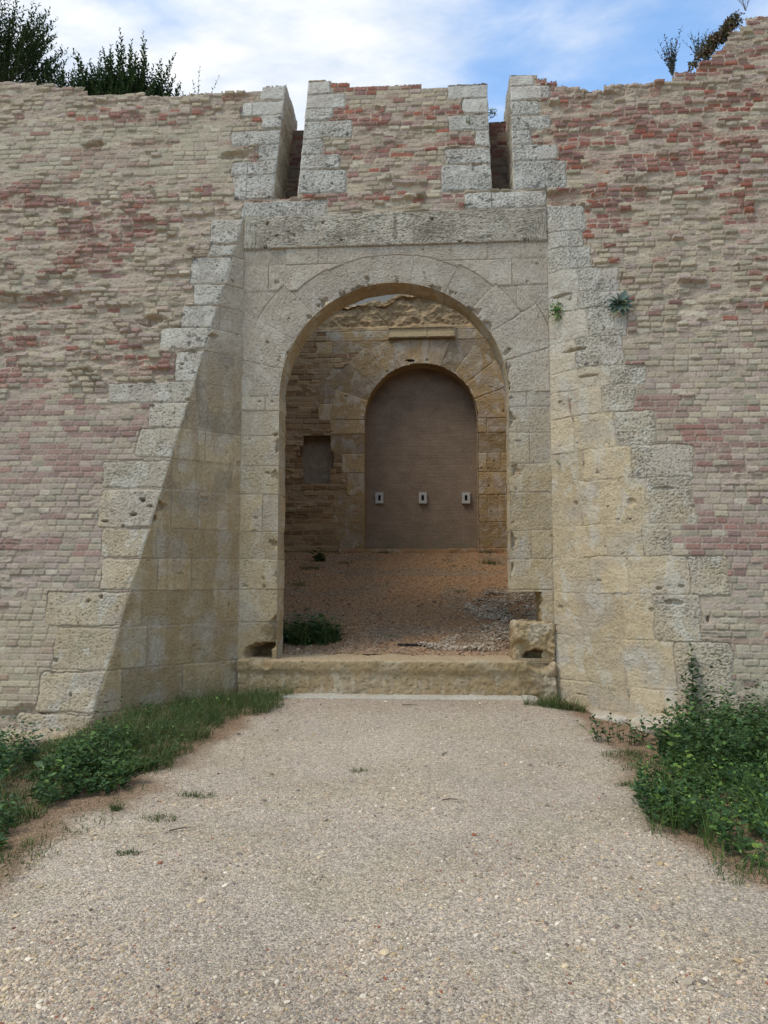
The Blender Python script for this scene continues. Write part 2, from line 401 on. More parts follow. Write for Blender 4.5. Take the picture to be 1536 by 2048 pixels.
# ---- middle panels with the two drawbridge slots
SL = [at_front(*p) for p in ((545, 397), (571, 171), (595, 397), (617, 164), (983, 380), (974, 171), (1028, 380), (1020, 153))]
def lerpx(a, b, z): return a[0]+(b[0]-a[0])*(z-a[2])/(b[2]-a[2])
def s1l(z): return lerpx(SL[0], SL[1], z)
def s1r(z): return lerpx(SL[2], SL[3], z)
def s2l(z): return lerpx(SL[4], SL[5], z)
def s2r(z): return lerpx(SL[6], SL[7], z)
ZB1 = SL[0][2]; ZB2 = SL[4][2]
MIDQ = [(487, 400, 656, 432), (617, 165, 661, 190), (613, 191, 690, 219), (608, 220, 662, 243), (605, 244, 702, 279), (602, 280, 647, 312), (600, 310, 680, 341), (595, 341, 692, 389),
        (894, 170, 974, 196), (927, 197, 975, 226), (898, 229, 976, 260), (949, 261, 978, 292), (891, 295, 980, 327), (883, 328, 982, 380), (933, 381, 1095, 414),
        (1020, 152, 1067, 174), (1018, 174, 1102, 202), (1021, 203, 1080, 232), (1022, 233, 1099, 261), (1024, 262, 1062, 290), (1026, 291, 1114, 322), (1030, 323, 1132, 379),
        (525, 173, 572, 200), (487, 202, 570, 231), (525, 229, 565, 258), (464, 260, 560, 290), (516, 289, 556, 320), (462, 321, 553, 349), (467, 349, 546, 398)]
def mid_panel(z0, z1, fl, fr, pl, prr, nm):
    zr = np.arange(z0, z1, DZ); zr = np.append(zr, z1)
    m = int((fr(zr[0])-fl(zr[0]))/DX)+2
    t = np.linspace(0, 1, m)
    zz = np.repeat(zr[:, None], m, 1); u = fl(zz)*(1-t)+fr(zz)*t
    P = np.stack([u, front_Y(zz), zz], -1); S = dict(P=P, u=u.astype(f32), v=zz.astype(f32)); U, V = S['u'], S['v']
    ero = np.clip(.25+.6*ss(-.1, .35, fbm(U*1.2, V*1.4, 3, 85)), 0, 1)*ss(7.3, 7.0, V)+.12
    h, c, cu, cv, pr = brick(U, V, ero, pred_mid, seed=1, smear=.2)
    S.update(h=h, c=c, reg=np.zeros(U.shape, int))
    for k, (x0, y0, x1, y1) in enumerate(MIDQ):
        ym = (y0+y1)/2; xi = x1 if x0 < 570 or 880 < x0 < 1000 else x0
        a = at_front(x0, ym)[0]; b = at_front(x1, ym)[0]; tt = at_front(xi, y0)[2]; bb = at_front(xi, y1)[2]
        if x1 in (974, 975, 976, 978, 980, 982) or (x0 < 570 and k >= 22): b += .1
        if x0 in (617, 613, 608, 605, 602, 600, 595, 1020, 1018, 1021, 1022, 1024, 1026, 1030): a -= .1
        new = k in (1, 2, 8, 9, 15, 16, 22, 23)
        stamp(S, (a, b, bb+.003, tt-.003), k+60, GREY*(1.1 if new else 1.0), lichen=(.08 if new else .8), dens=(.3 if new else 1.2))
    pin = np.ones(U.shape); dl = (U-fl(V)); dr = (fr(V)-U)
    if pl: pin = pin*np.clip(dl/.012, 0, 1)
    if prr: pin = pin*np.clip(dr/.012, 0, 1)
    if z0 == ZL: pin = pin*np.clip((V-z0)/.01, 0, 1)
    P2 = finish(S, pin)
    keep = ((cv < ztop(cu)) | ((S['reg'] == 1) & (V < ztop(U)+.02)))[:-1, :-1]; g = cellreg(S['reg'])
    if (keep & (g == 0)).any(): grid_obj('brick_facing', P2, S['c'], M_BRICK, WALL, keep & (g == 0))
    if (keep & (g == 1)).any(): grid_obj('stone_quoin', P2, S['c'], M_STONE, WALL, keep & (g == 1))
cL = lambda z: XLc+0*z
cR = lambda z: XRc+0*z
ZT = 7.75
mid_panel(ZL, ZT, cL, s1l, 0, 1, 'a')
mid_panel(ZL, ZT, s1r, s2l, 1, 1, 'b')
mid_panel(ZL, ZT, s2r, cR, 1, 0, 'c')
mid_panel(ZL, ZB1, s1l, s1r, 0, 0, 'd')
mid_panel(ZL, ZB2, s2l, s2r, 0, 0, 'e')

# ---- slot reveals
def pred_slot(cu, cv, row): return .35+.5*fbm(cu, row*.3, 2, 66)
def reveal(fx, zb, zt, sgn, depth=.5):
    zr = np.arange(zb, zt, .01); y = np.arange(0, depth+.001, .01)
    zz, dd = np.meshgrid(zr, y, indexing='ij')
    x = fx(zz)+sgn*dd*.0
    P = np.stack([x, front_Y(zz)+dd, zz], -1)
    u = dd.astype(f32); v = zz.astype(f32)
    row = np.floor(v/.19); d = np.minimum(v/.19-row, row+1-v/.19)*.19
    ht, pit = travertine(u, v, .3, .6); rs = hsh(row, 5, 90)
    h = mix(-.004, .004+ht, ss(0, .012, d))*np.clip(u/.012, 0, 1)
    base = np.broadcast_to(mix(GREY, WARM, .45), u.shape+(3,))
    c = stone_col(u, v, u, v, rs, base, .25, pit); c = mixc(np.broadcast_to(MORT*.9, c.shape), c, ss(0, .008, d))
    P[..., 0] += sgn*h
    grid_obj('slot_reveal', P, c, M_STONE, WALL)
for fl, fr, zb, zl, zr_ in ((s1l, s1r, ZB1, 7.57, 7.6), (s2l, s2r, ZB2, 7.44, 7.56)):
    reveal(fl, zb, zl, 1, .80); reveal(fr, zb, zr_, -1, .80)
    # stone sill and brick back of the slot
    xs = np.linspace(fl(zb), fr(zb), 30); ys = np.linspace(0, .85, 50); X_, D_ = np.meshgrid(xs, ys)
    P = np.stack([X_, front_Y(zb)+D_, zb+.02*fbm(X_*6, D_*6, 3, 91)*np.clip(D_/.05, 0, 1)+.04*D_], -1)
    grid_obj('slot_sill', P, np.broadcast_to(GREY*.8, P.shape), M_STONE, WALL)
def slot_back():
    for (fl, fr, zb) in ((s1l, s1r, ZB1), (s2l, s2r, ZB2)):
        zr = np.arange(zb-.1, 7.28, .009); x = np.arange(min(fl(zb), fl(7.2))-.06, max(fr(zb), fr(7.2))+.06, .01)
        zz, xx = np.meshgrid(zr, x, indexing='ij'); U = xx.astype(f32); V = zz.astype(f32)
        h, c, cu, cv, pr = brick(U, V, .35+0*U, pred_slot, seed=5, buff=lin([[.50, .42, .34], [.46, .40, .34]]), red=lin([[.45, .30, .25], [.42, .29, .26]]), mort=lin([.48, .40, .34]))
        P = np.stack([xx, front_Y(zz)+.60-h, zz], -1)
        grid_obj('slot_back', P, c, M_BRICK, WALL)
slot_back()

# ---- right panel: rounded splay running out into the front face
def make_right():
    nd = 460; cols = []
    far = np.array([4.3, 4.6, 5, 5.5, 6, 7, 8, 9, 10.])
    P = np.zeros((len(Z2), nd+len(far), 3)); U = np.zeros((len(Z2), nd+len(far)))
    t = np.linspace(0, 1, 60)
    for i, z in enumerate(Z2):
        C = np.array([XRc, 8.5]); dl = max(ZL-z, 0); Yf = front_Y(z)
        if dl < 1e-4:
            u = np.linspace(XRc, 4.2, nd); xy = np.stack([u, np.full(nd, Yf)], -1); uu = u
        else:
            E = np.array([XRc+.205*dl, Yf]); S_ = C+.42*(E-C); L = np.linalg.norm(E-C); E2 = E+np.array([.62*L, 0])
            b = (1-t[:, None])**2*S_+2*t[:, None]*(1-t[:, None])*E+t[:, None]**2*E2
            pl = np.concatenate([[C], b, [[4.2, Yf]]]); sl = np.concatenate([[0], np.cumsum(np.linalg.norm(np.diff(pl, axis=0), axis=1))])
            q = np.linspace(0, sl[-1], nd); xy = np.stack([np.interp(q, sl, pl[:, 0]), np.interp(q, sl, pl[:, 1])], -1)
            uu = 4.2-(sl[-1]-q)
        P[i, :nd, 0] = xy[:, 0]; P[i, :nd, 1] = xy[:, 1]; P[i, nd:, 0] = far; P[i, nd:, 1] = Yf; P[i, :, 2] = z
        U[i, :nd] = uu; U[i, nd:] = far
    S = dict(P=P, u=U.astype(f32), v=P[..., 2].astype(f32)); Uu, V = S['u'], S['v']
    ero = .15+.55*ss(3.9, 4.6, V+.4*gn(Uu*.8, V*.8, 86))+.35*ss(.05, .5, fbm(Uu*.9, V*1.2, 3, 87))
    ero = np.clip(ero, 0, 1)*.95
    h, c, cu, cv, pr = brick(Uu, V, ero, pred_right, seed=1, smear=.22, mute=.45*ss(4.6, 3.6, V))
    c = mixc(c, lin([.62, .54, .50]), .06*ss(3.4, 2.6, V)*ss(.3, 1.2, V))
    c = mixc(c, lin([.68, .62, .50]), .30*ss(1.3, .8, V+.1*gn(Uu*2, V*2, 89)))
    # crumbling upper edge with bare mortar core
    zt = ztop(Uu); k = ss(.28, .10, zt-V)*ss(1.45, 1.7, Uu)*ss(2.9, 2.5, Uu); h = h+.03*fbm(Uu*7, V*7, 4, 88)*k; c = mixc(c, MORT*1.02, .75*k)
    S.update(h=h, c=c, reg=np.zeros(Uu.shape, int)); lut = LUT(S)
    # inner ashlar of the splay: generic courses first
    Q = [(1097, 413, 1170, 468), (1097, 470, 1168, 500), (1097, 501, 1184, 548), (1097, 549, 1236, 597), (1097, 599, 1255, 635), (1097, 637, 1256, 693), (1097, 695, 1250, 750),
         (1099, 752, 1297, 790), (1099, 792, 1273, 840), (1100, 843, 1311, 908), (1101, 910, 1387, 969), (1102, 971, 1388, 1055), (1103, 1057, 1340, 1117), (1104, 1119, 1455, 1185),
         (1105, 1187, 1403, 1268), (1106, 1270, 1460, 1355), (1108, 1357, 1478, 1440), (1108, 1441, 1490, 1560)]
    Q = stack_rows(Q)
    zs = []
    for k, (x0, y0, x1, y1) in enumerate(Q):
        q = px_quad(lut, x0, y0, x1, y1); zs.append((q[2], q[3]))
        n = 1 if k < 3 else (2 if k < 7 else (3 if k < 11 else 4))
        ci = Uu[np.argmin(np.abs(Z2-(q[2]+q[3])/2)), 0]
        cuts = [ci-.3]+[ci+(q[1]-ci)*(j+(random.random()-.5)*.45)/n for j in range(1, n)]+[q[1]]
        for j in range(n):
            warm = ss(5.2, 1.6, q[2])*(1.0-.45*(j == n-1))+.15
            stamp(S, (cuts[j]+.000, cuts[j+1]+.000, q[2]-.002, q[3]+.002), k*5+j+120, mix(GREY, WARM, np.clip(warm, 0, 1)), lichen=(.5 if j == n-1 else .12)*ss(-.5, 3, q[2])+.05,
                  dens=(1.15 if j == n-1 else .45), lift=.010 if j == n-1 else .003, edge=.012, joint=(1.0 if j == n-1 else .35))
    for k, (x0, y0, x1, y1) in enumerate(MIDQ):
        if x1 > 1096 and x0 > 1000:
            ym = (y0+y1)/2; stamp(S, (.9, at_front(x1, ym)[0], at_front(x0, y1)[2]+.003, at_front(x0, y0)[2]-.003), k+60, GREY, lichen=.8*(k not in (15, 16)), dens=1.2)
    # undercut ledges and deep holes seen in the stones
    for (x, y, rx, ry, dp) in ((1120, 590, .13, .02, .05), (1150, 700, .14, .02, .06), (1175, 750, .12, .015, .04), (1150, 1005, .02, .03, .03), (1345, 1203, .10, .03, .05), (1383, 1333, .03, .03, .06),
                               (1262, 1003, .05, .04, .03), (1330, 975, .10, .02, .03), (1392, 717, .06, .035, -.03), (1374, 790, .10, .025, -.035), (1418, 1238, .015, .03, .05), (1320, 1178, .03, .02, .04), (1365, 1172, .03, .02, .04)):
        a, b = lut(x, y); w = np.hypot((Uu-a)/rx+.3*gn(Uu*14, V*14, 92), (V-b)/ry+.3*gn(Uu*15, V*15, 93)); kk = ss(1.15, .6, w)
        S['h'] = S['h']-dp*kk
    pin = np.clip((Uu-Uu[:, :1])/.015, 0, 1)
    pin = np.where(V < ZL, pin, 1)
    P2 = finish(S, pin)
    keep = ((cv < ztop(cu)) | ((S['reg'] == 1) & (V < ztop(Uu)+.02)))[:-1, :-1]; g = cellreg(S['reg'])
    grid_obj('brick_facing', P2, S['c'], M_BRICK, WALL, keep & (g == 0))
    grid_obj('stone_quoin', P2, S['c'], M_STONE, WALL, keep & (g == 1))
    return lut, zs, S
Z2 = np.concatenate([np.arange(-.7, ZL, DZ), [ZL], np.arange(ZL+DZ, 9.4, DZ)])
LUT_R, ZS_R, SR = make_right()

# ---- left splay
ZJ = sorted({round((a+b)/2, 3) for a, b in [(ZS_LEFT[i][0], ZS_LEFT[i+1][1]) for i in range(len(ZS_LEFT)-1)]}|{-.75, 5.63})
ZJ = np.array(ZJ)
def courses(u, v, zj, splits, seed):
    vw = v+.006*gn(u*1.3, v*1.3, seed)+.0025*gn(u*20, v*20, seed+1)
    row = np.clip(np.searchsorted(zj, vw)-1, 0, len(zj)-2)
    dv = np.minimum(vw-zj[row], zj[row+1]-vw)
    uw = u+.003*gn(u*18, v*18, seed+2)
    idx = np.zeros(u.shape, int); du = np.full(u.shape, 9.0)
    for r in range(len(zj)-1):
        m = row == r
        if not m.any(): continue
        b = np.array([-99.]+sorted(splits(r))+[99.]); k = np.searchsorted(b, uw[m])-1
        idx[m] = k; du[m] = np.minimum(uw[m]-b[k], b[k+1]-uw[m])
    return row, idx, np.minimum(du, dv)
def splay_left():
    zr = np.arange(-.7, ZL, .009); m = 175
    t = np.linspace(0, 1, m); zz = np.repeat(zr[:, None], m, 1); T = np.repeat(t[None], len(zr), 0)
    ex = xl_edge(zz); ey = front_Y(zz)
    P = np.stack([mix(XLc, ex, T), mix(8.5, ey, T), zz], -1)
    Lr = np.hypot(ex-XLc, ey-8.5); u = (T*Lr).astype(f32); v = zz.astype(f32)
    rr = random.Random(5)
    sp_ = {r: [rr.uniform(.3, .75), rr.uniform(.95, 1.35)] if r % 2 else [rr.uniform(.45, .6), rr.uniform(.75, 1.1), 1.5] for r in range(40)}
    row, idx, d = courses(u, v, ZJ+0, lambda r: sp_[r], 101)
    rs = hsh(row, idx, 103); ht, pit = travertine(u, v, rs, .45, .8)
    h = mix(-.012, .002+.012*(rs-.5)+ht, ss(-.001, .010, d))
    base = mixc(np.broadcast_to(mix(GREY, WARM, .8), u.shape+(3,)), mix(WARM, OCHRE, .6)*.80, ss(3.8, 1.8, v)); base = mixc(base, PINKG*.93, .6*ss(3.2, 4.2, v))
    c = stone_col(u, v, u, v, rs, base, .14, pit, .14)*(.90+.2*hsh(row, idx, 109))[..., None]
    # brown water staining running down the cheek
    stn = ss(-.05, .45, fbm(u*5+3, v*.9, 4, 104)+.2*ss(.8, .3, u/(Lr+.01)))
    c = mixc(c, lin([.57, .46, .31]), .42*stn*ss(4.6, 3.2, v)); c = mixc(c, lin([.48, .43, .37]), .42*ss(.1, .45, fbm(u*3+9, v*2.2, 4, 105))*ss(1.6, 2.6, v)*ss(4.6, 3.6, v))
    c = mixc(np.broadcast_to(MORT*.85, c.shape), c, ss(0, .006, d))
    for (x, y, r_, dp) in ((318, 1012, .09, .06), (410, 995, .05, .02), (306, 1035, .06, .05), (428, 675, .06, .05), (487, 926, .05, .03), (454, 735, .04, .02)):
        px, py = project(P[::3, ::3]); k = np.argmin((px-x)**2+(py-y)**2); a = u[::3, ::3].flat[k]; b = v[::3, ::3].flat[k]
        w = np.hypot((u-a), (v-b)*1.5)+.025*gn(u*12, v*14, 106)+.01*gn(u*30, v*30, 107); h = h-dp*ss(r_, r_*.6, w)
    S = dict(P=P, h=h); pin = np.clip(u/.015, 0, 1)*np.clip((Lr-u)/.012, 0, 1)
    N = normals(P); N = np.where(N[..., 0:1] < 0, -N, N)
    N = np.nan_to_num(N)
    P2 = P+N*(h*pin)[..., None]
    grid_obj('splay_cheek', P2, c, M_STONE, WALL)
splay_left()

# ---- arch wall
AX, AR = -.4825, 1.325; AZ = 4.795-AR
ZTH = .44
VA = np.array([-90, -76, -60, -44, -27, -9, 9, 27, 43, 58, 74, 90])
VO = np.array([.92, .88, .52, .36, .34, .33, .34, .38, .42, .62, .9])
def arch_layout(X, Zz, ax, ar, az, va, vo, zj, splits, seed, capz=None):
    wx = X+.004*gn(X*9, Zz*9, seed); wz = Zz+.004*gn(X*9, Zz*9, seed+1)
    r = np.hypot(wx-ax, wz-az); th = np.degrees(np.arctan2(wx-ax, wz-az))
    k = np.clip(np.searchsorted(va, th)-1, 0, len(vo)-1)
    ro = ar+vo[k]
    zcap = capz if capz else 99
    inr = (wz > az) & (r < ro) & (Zz < zcap)
    dth = np.minimum(th-va[k], va[k+1]-th)*np.pi/180*r
    dv = np.minimum(np.minimum(dth, ro-r), zcap-Zz)
    row, idx, dc = courses(X, Zz, zj, splits, seed+2)
    dc = np.where((Zz > az), np.minimum(dc, np.abs(r-ro)+0*r), dc)
    d = np.where(inr, dv, dc); i1 = np.where(inr, k+100, row); i2 = np.where(inr, 0, idx+1)
    return i1, i2, d, inr, r
zj_arch = np.array(sorted([z for z in ZJ if z < 3.5]+[3.5, 3.85, 4.15, 4.42, 4.72, 5.04, at_y(600, 497, 8.5)[2], 5.9]))
_rr = random.Random(11)
_spl = {r: [-1.95+_rr.uniform(-.06, .06)]*(_rr.random() < .4)+[1.05+_rr.uniform(-.05, .1)]*(_rr.random() < .4) for r in range(60)}
_top_row = len(zj_arch)-2
_spl[_top_row] = [at_y(828, 450, 8.5)[0]]
_spl[_top_row-1] = [-1.75, -1.36, .2, .62]; _spl[_top_row-2] = [-1.95, .9]; _spl[_top_row-3] = [.95]
def arch_surface(X, Zz):
    i1, i2, d, inr, r = arch_layout(X, Zz, AX, AR, AZ, VA, VO, zj_arch, lambda k: _spl[k], 111, zj_arch[-2]-.0)
    rs = hsh(i1, i2, 112); top = (i1 == _top_row)
    dens = np.where(top, 1.25, .55)
    # stones of the ring are bedded radially
    ang = np.arctan2(X-AX, Zz-AZ)
    ht, pit = travertine(X, Zz, rs, 1.0, 1.0)
    ht = ht*dens; pit = pit*np.clip(dens, 0, 1)
    h = mix(-.009, .003+.010*(rs-.5)+ht, ss(-.001, .009, d))+np.where(top, .022, 0)
    base = np.broadcast_to(mix(GREY, WARM, .5)*.95, X.shape+(3,)); base = mixc(base, mix(WARM, OCHRE, .3)*.86, .95*ss(3.9, 2.0, Zz)); base = mixc(base, lin([.665, .60, .525]), .6*ss(3.0, 4.2, Zz))
    base = mixc(base, mix(GREY, WARM, .35)*.90, np.where(top, .85, 0)); base = mixc(base, lin([.50, .46, .39]), np.where(top, .30, 0)*ss(-.1, .35, fbm(X*2.2, Zz*3, 4, 121)))
    c = stone_col(X, Zz, X, Zz, rs, base, np.where(top, .62, .16), pit, .22)
    # yellow ochre stone low on the right jamb and above the sill
    c = mixc(c, OCHRE*.9, .65*ss(.95, .5, Zz)*ss(-.3, .3, fbm(X*3, Zz*3, 3, 113)+.2))
    c = mixc(c, OCHRE, .4*ss(.75, .85, X)*ss(.0, .4, fbm(X*5, Zz*2, 3, 114))*ss(2.9, 2.3, Zz))
    c = mixc(np.broadcast_to(MORT*.9, c.shape), c, ss(0, .006, d))
    # chipped intrados edge
    e = np.where(Zz > AZ, r-AR, np.minimum(np.abs(X-(AX-AR)), np.abs(X-(AX+AR)))); n = fbm(X*5, Zz*5, 4, 115)
    chip = ss(.07, .0, e+.05-.22*np.clip(n-.05, 0, 1)); h = h-.045*chip
    # black drip of the lintel and recess of the worn lower left jamb
    return h, c
def void_mask(X, Zz): return (X > .80) & (X < 1.165+.03*gn(Zz*14, X*0+3, 116)) & (Zz > .47) & (Zz < VT)
VT = at_y(1060, 1184, 8.5)[2]; VB = at_y(1060, 1243, 8.5)[2]
ARCHCOL = {}
def arch_wall():
    # upper part as polar sheet
    nt, nr = 520, 190
    th = np.linspace(-math.pi/2, math.pi/2, nt)
    ca, sa = np.cos(th), np.sin(th)
    x0 = AX+AR*sa; z0 = AZ+AR*ca
    big = 50
    tx = np.where(sa > 1e-6, (XRc-AX)/np.maximum(sa, 1e-6), np.where(sa < -1e-6, (XLc-AX)/np.minimum(sa, -1e-6), big))
    tz = np.where(ca > 1e-6, (ZL-AZ)/np.maximum(ca, 1e-6), big)
    # add exact rectangle corners
    rr = np.minimum(tx, tz); x1 = AX+rr*sa; z1 = AZ+rr*ca
    for cx in (XLc, XRc):
        k = np.argmin((x1-cx)**2+(z1-ZL)**2); x1[k] = cx; z1[k] = ZL
    t = np.linspace(0, 1, nr)[None, :]
    X = x0[:, None]*(1-t)+x1[:, None]*t; Zz = z0[:, None]*(1-t)+z1[:, None]*t
    h, c = arch_surface(X.astype(f32), Zz.astype(f32))
    pin = np.clip(t*(np.hypot(x1-x0, z1-z0)[:, None])/.012, 0, 1)*np.clip(np.minimum(X-XLc, XRc-X)/.012, 0, 1)*np.clip((ZL-Zz)/.01, 0, 1)
    P = np.stack([X, 8.5-h*pin, Zz], -1)
    _lz = zj_arch[_top_row]
    top = (Zz > _lz+.002)[:-1, :-1]
    xs = at_y(828, 450, 8.5)[0]
    lft = (X < xs)[:-1, :-1]
    ring = arch_layout(X, Zz, AX, AR, AZ, VA, VO, zj_arch, lambda k: _spl[k], 111, zj_arch[-2]-.0)
    g = ring[3][:-1, :-1]; i1 = ring[0][:-1, :-1]
    grid_obj('spandrel', P, c, M_STONE, WALL, ~top & ~g)
    grid_obj('lintel', P, c, M_STONE, WALL, top & lft); grid_obj('lintel', P, c, M_STONE, WALL, top & ~lft)
    for k in range(len(VO)):
        q = g & (i1 == k+100) & ~top
        if q.any(): grid_obj('voussoir', P, c, M_STONE, WALL, q)
    # jambs below the spring
    for side, xa, xb in ((0, XLc, AX-AR), (1, AX+AR, XRc)):
        xx = np.linspace(xa, xb, int(abs(xb-xa)/.0078)+2); zr = np.append(np.arange(ZTH-.02, AZ, .0078), AZ)
        Zz, X = np.meshgrid(zr, xx, indexing='ij'); X = X.astype(f32); Zz = Zz.astype(f32)
        h, c = arch_surface(X, Zz)
        if side == 0:   # hollow worn into the foot of the left jamb
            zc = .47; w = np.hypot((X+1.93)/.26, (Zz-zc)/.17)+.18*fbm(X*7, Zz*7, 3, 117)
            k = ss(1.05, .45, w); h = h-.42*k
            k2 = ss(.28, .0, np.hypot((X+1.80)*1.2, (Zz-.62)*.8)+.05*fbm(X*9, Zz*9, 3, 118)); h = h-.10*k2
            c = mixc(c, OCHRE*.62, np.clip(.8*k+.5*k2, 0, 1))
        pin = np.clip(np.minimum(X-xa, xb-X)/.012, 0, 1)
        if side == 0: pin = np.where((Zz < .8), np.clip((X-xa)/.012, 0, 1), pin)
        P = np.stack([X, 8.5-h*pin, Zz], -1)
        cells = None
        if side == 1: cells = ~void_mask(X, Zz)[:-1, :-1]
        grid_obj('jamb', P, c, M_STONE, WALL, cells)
arch_wall()
def soffit():
    th = np.linspace(-math.pi/2, math.pi/2, 420)
    lz = np.arange(ZTH-.02, AZ, .01); rz = np.arange(VT, AZ, .01)[::-1]
    x = np.concatenate([np.full(len(lz), AX-AR), AX+AR*np.sin(th), np.full(len(rz), AX+AR)])
    z = np.concatenate([lz, AZ+AR*np.cos(th), rz])
    nx = np.concatenate([np.ones(len(lz)), -np.sin(th), -np.ones(len(rz))]); nz = np.concatenate([np.zeros(len(lz)), -np.cos(th), np.zeros(len(rz))])
    y = np.linspace(0, .39, 42)
    X = np.repeat(x[:, None], 42, 1); Zz = np.repeat(z[:, None], 42, 1); Y = np.repeat(y[None], len(x), 0)
    s = np.cumsum(np.concatenate([[0], np.hypot(np.diff(x), np.diff(z))])); Sg = np.repeat(s[:, None], 42, 1)
    i1, i2, d, inr, r = arch_layout(X, Zz, AX, AR-.02, AZ, VA, VO, zj_arch, lambda k: [], 111, zj_arch[-2])
    thd = np.degrees(np.arctan2(X-AX, Zz-AZ)); k = np.clip(np.searchsorted(VA, thd)-1, 0, len(VO)-1)
    dd = np.where(Zz > AZ, np.minimum(thd-VA[k], VA[k+1]-thd)*np.pi/180*AR, d)
    ht, pit = travertine(Sg, Y, .4, .5); rs = hsh(i1, i2, 112)
    h = mix(-.006, .004*(rs-.5)*2+ht, ss(0, .012, dd))*np.clip(Y/.012, 0, 1)
    base = mixc(np.broadcast_to(WARM*.95, X.shape+(3,)), OCHRE*.9, .3+.3*ss(-.2, .3, fbm(Sg*1.5, Y*4, 3, 119)))
    c = stone_col(Sg, Y, X, Zz, rs, base, .1, pit); c = mixc(np.broadcast_to(MORT*.8, c.shape), c, ss(0, .01, dd))
    # chipped front edge: the outer centimetres bend away from the opening at broken arrises
    n = fbm(Sg*3.0, Sg*0+2, 4, 120); chip = ss(.10, .0, Y)*ss(.12, .5, n)*.05
    h = h-chip*ss(0.0, .01, Y)
    P = np.stack([X+nx[:, None]*h, 8.5+Y, Zz+nz[:, None]*h], -1)
    grid_obj('arch_soffit', P, c, M_STONE, WALL)
soffit()

# ---- rough solid stones
def rough_block(name, a, b, parent, tone=WARM, n=.02, amp=.012, rnd=.03, carve=(), mat=None, seed=0, dens=.6, tint=None, disp=None):
    a = np.array(a, float); b = np.array(b, float); L = b-a; Vs = []; Fs = []; off = 0
    for ax in range(3):
        o = [i for i in range(3) if i != ax]; n0 = max(2, int(L[o[0]]/n)+1); n1 = max(2, int(L[o[1]]/n)+1)
        g0, g1 = np.meshgrid(np.linspace(0, 1, n0), np.linspace(0, 1, n1), indexing='ij')
        for sd in (0, 1):
            p = np.zeros((n0, n1, 3)); p[..., o[0]] = g0; p[..., o[1]] = g1; p[..., ax] = sd
            idx = np.arange(n0*n1).reshape(n0, n1)+off
            q = np.stack([idx[:-1, :-1], idx[1:, :-1], idx[1:, 1:], idx[:-1, 1:]], -1).reshape(-1, 4)
            if (sd == 0) ^ (ax == 1): q = q[:, ::-1]
            Vs.append(p.reshape(-1, 3)); Fs.append(q); off += n0*n1
    P = np.concatenate(Vs)*L+a
    # round the arrises
    C = (a+b)/2; hh = L/2; q = P-C; inner = np.clip(q, -(hh-rnd), hh-rnd); dv = q-inner; l = np.linalg.norm(dv, axis=1, keepdims=True)
    nn = np.where(l > 1e-6, dv/np.maximum(l, 1e-6), 0)
    P = C+inner+nn*np.minimum(l, rnd)
    P1 = P+nn*(amp*fbm3(P*5, 4, seed+1)+amp*.6*fbm3(P*22, 3, seed+2)-amp*.9*np.abs(fbm3(P*10, 3, seed+3)))[:, None]
    pitn = gn3(P*np.array([26, 26, 55]), seed+4); pit = ss(.33, .6, pitn)*dens
    P1 = P1-nn*(pit*.010)[:, None]
    for (cx, cy_, cz, r, dp) in carve:
        w = np.linalg.norm((P-np.array([cx, cy_, cz]))/np.array(r), axis=1)+.2*fbm3(P*9, 3, seed+5); k = ss(1.1, .5, w)
        P1[:, 1] += dp*k*ss(a[1]+.25, a[1]+.10, P[:, 1])
    if disp is not None: P1 = disp(P1)
    c = np.broadcast_to(tone, P.shape)*1.0
    c = mixc(c, OCHRE*.85, .6*ss(-.2, .4, fbm3(P*2.3, 4, seed+6))); c = mixc(c, lin([.80, .76, .68]), .3*ss(.1, .4, fbm3(P*4, 4, seed+7)))
    c = c*(1-.35*pit)[:, None]  # darker pits: the shade of the hollows is put into the stone colour
    if tint is not None: c = tint(P, c)
    return mesh_np(name, P1, np.concatenate(Fs), mat or M_STONE, parent, c)
def thr_tint(P, c):
    k = ss(.36, .30, P[:, 2])*ss(-.3, .1, fbm3(P*np.array([6, 6, 2]), 3, 9)+.1); c2 = mixc(c, lin([.60, .49, .345]), .5*k)
    c2 = mixc(c2, OCHRE*.75, .55*ss(.30, .36, P[:, 2])*ss(.45, .40, P[:, 2]))
    w = ss(.22, .34, gn3(P*np.array([14, 14, 3.5]), 12))*ss(.35, .25, P[:, 2]); c2 = mixc(c2, lin([.78, .72, .62]), .28*w)
    return mixc(c2, lin([.70, .60, .46]), .7*ss(.425, .45, P[:, 2]))
def thr_disp(P):
    P = P.copy(); P = P+(.004*fbm3(P*34, 3, 17)+.006*fbm3(P*11, 3, 18))[:, None]*np.array([0, 1, .6]); k = ss(.28, .36, P[:, 2])*(P[:, 1] < 8.55); P[:, 1] -= .03*k*(1+.5*fbm3(P*3, 3, 13))
    P[:, 2] += .010*fbm3(P*3, 3, 14)*(P[:, 2] > .3)
    # broken right-hand end
    e = ss(.85, 1.1, P[:, 0])*(P[:, 1] < 8.65); P[:, 1] += .05*e*ss(-.3, .4, fbm3(P*3, 4, 15)); P[:, 2] -= .035*e*(P[:, 2] > .3)*ss(-.3, .3, fbm3(P*4, 2, 16))
    return P
rough_block('threshold_step', (-2.235, 8.40, -.1), (1.315, 8.98, .452), WALL, tone=mix(WARM, OCHRE, .5)*.85, n=.012, amp=.010, rnd=.022, seed=20, tint=thr_tint, disp=thr_disp, dens=1.0,
            carve=((-1.93, 8.55, .5, (.24, .2, .2), .16), (1.13, 8.40, .46, (.16, .3, .10), .14)))
rough_block('foundation_slab', (-1.75, 8.16, -.12), (1.10, 8.43, .082), WALL, tone=lin([.80, .76, .70]), n=.02, amp=.010, rnd=.02, seed=30, tint=lambda P, c: mixc(c, lin([.72, .68, .60]), .7))
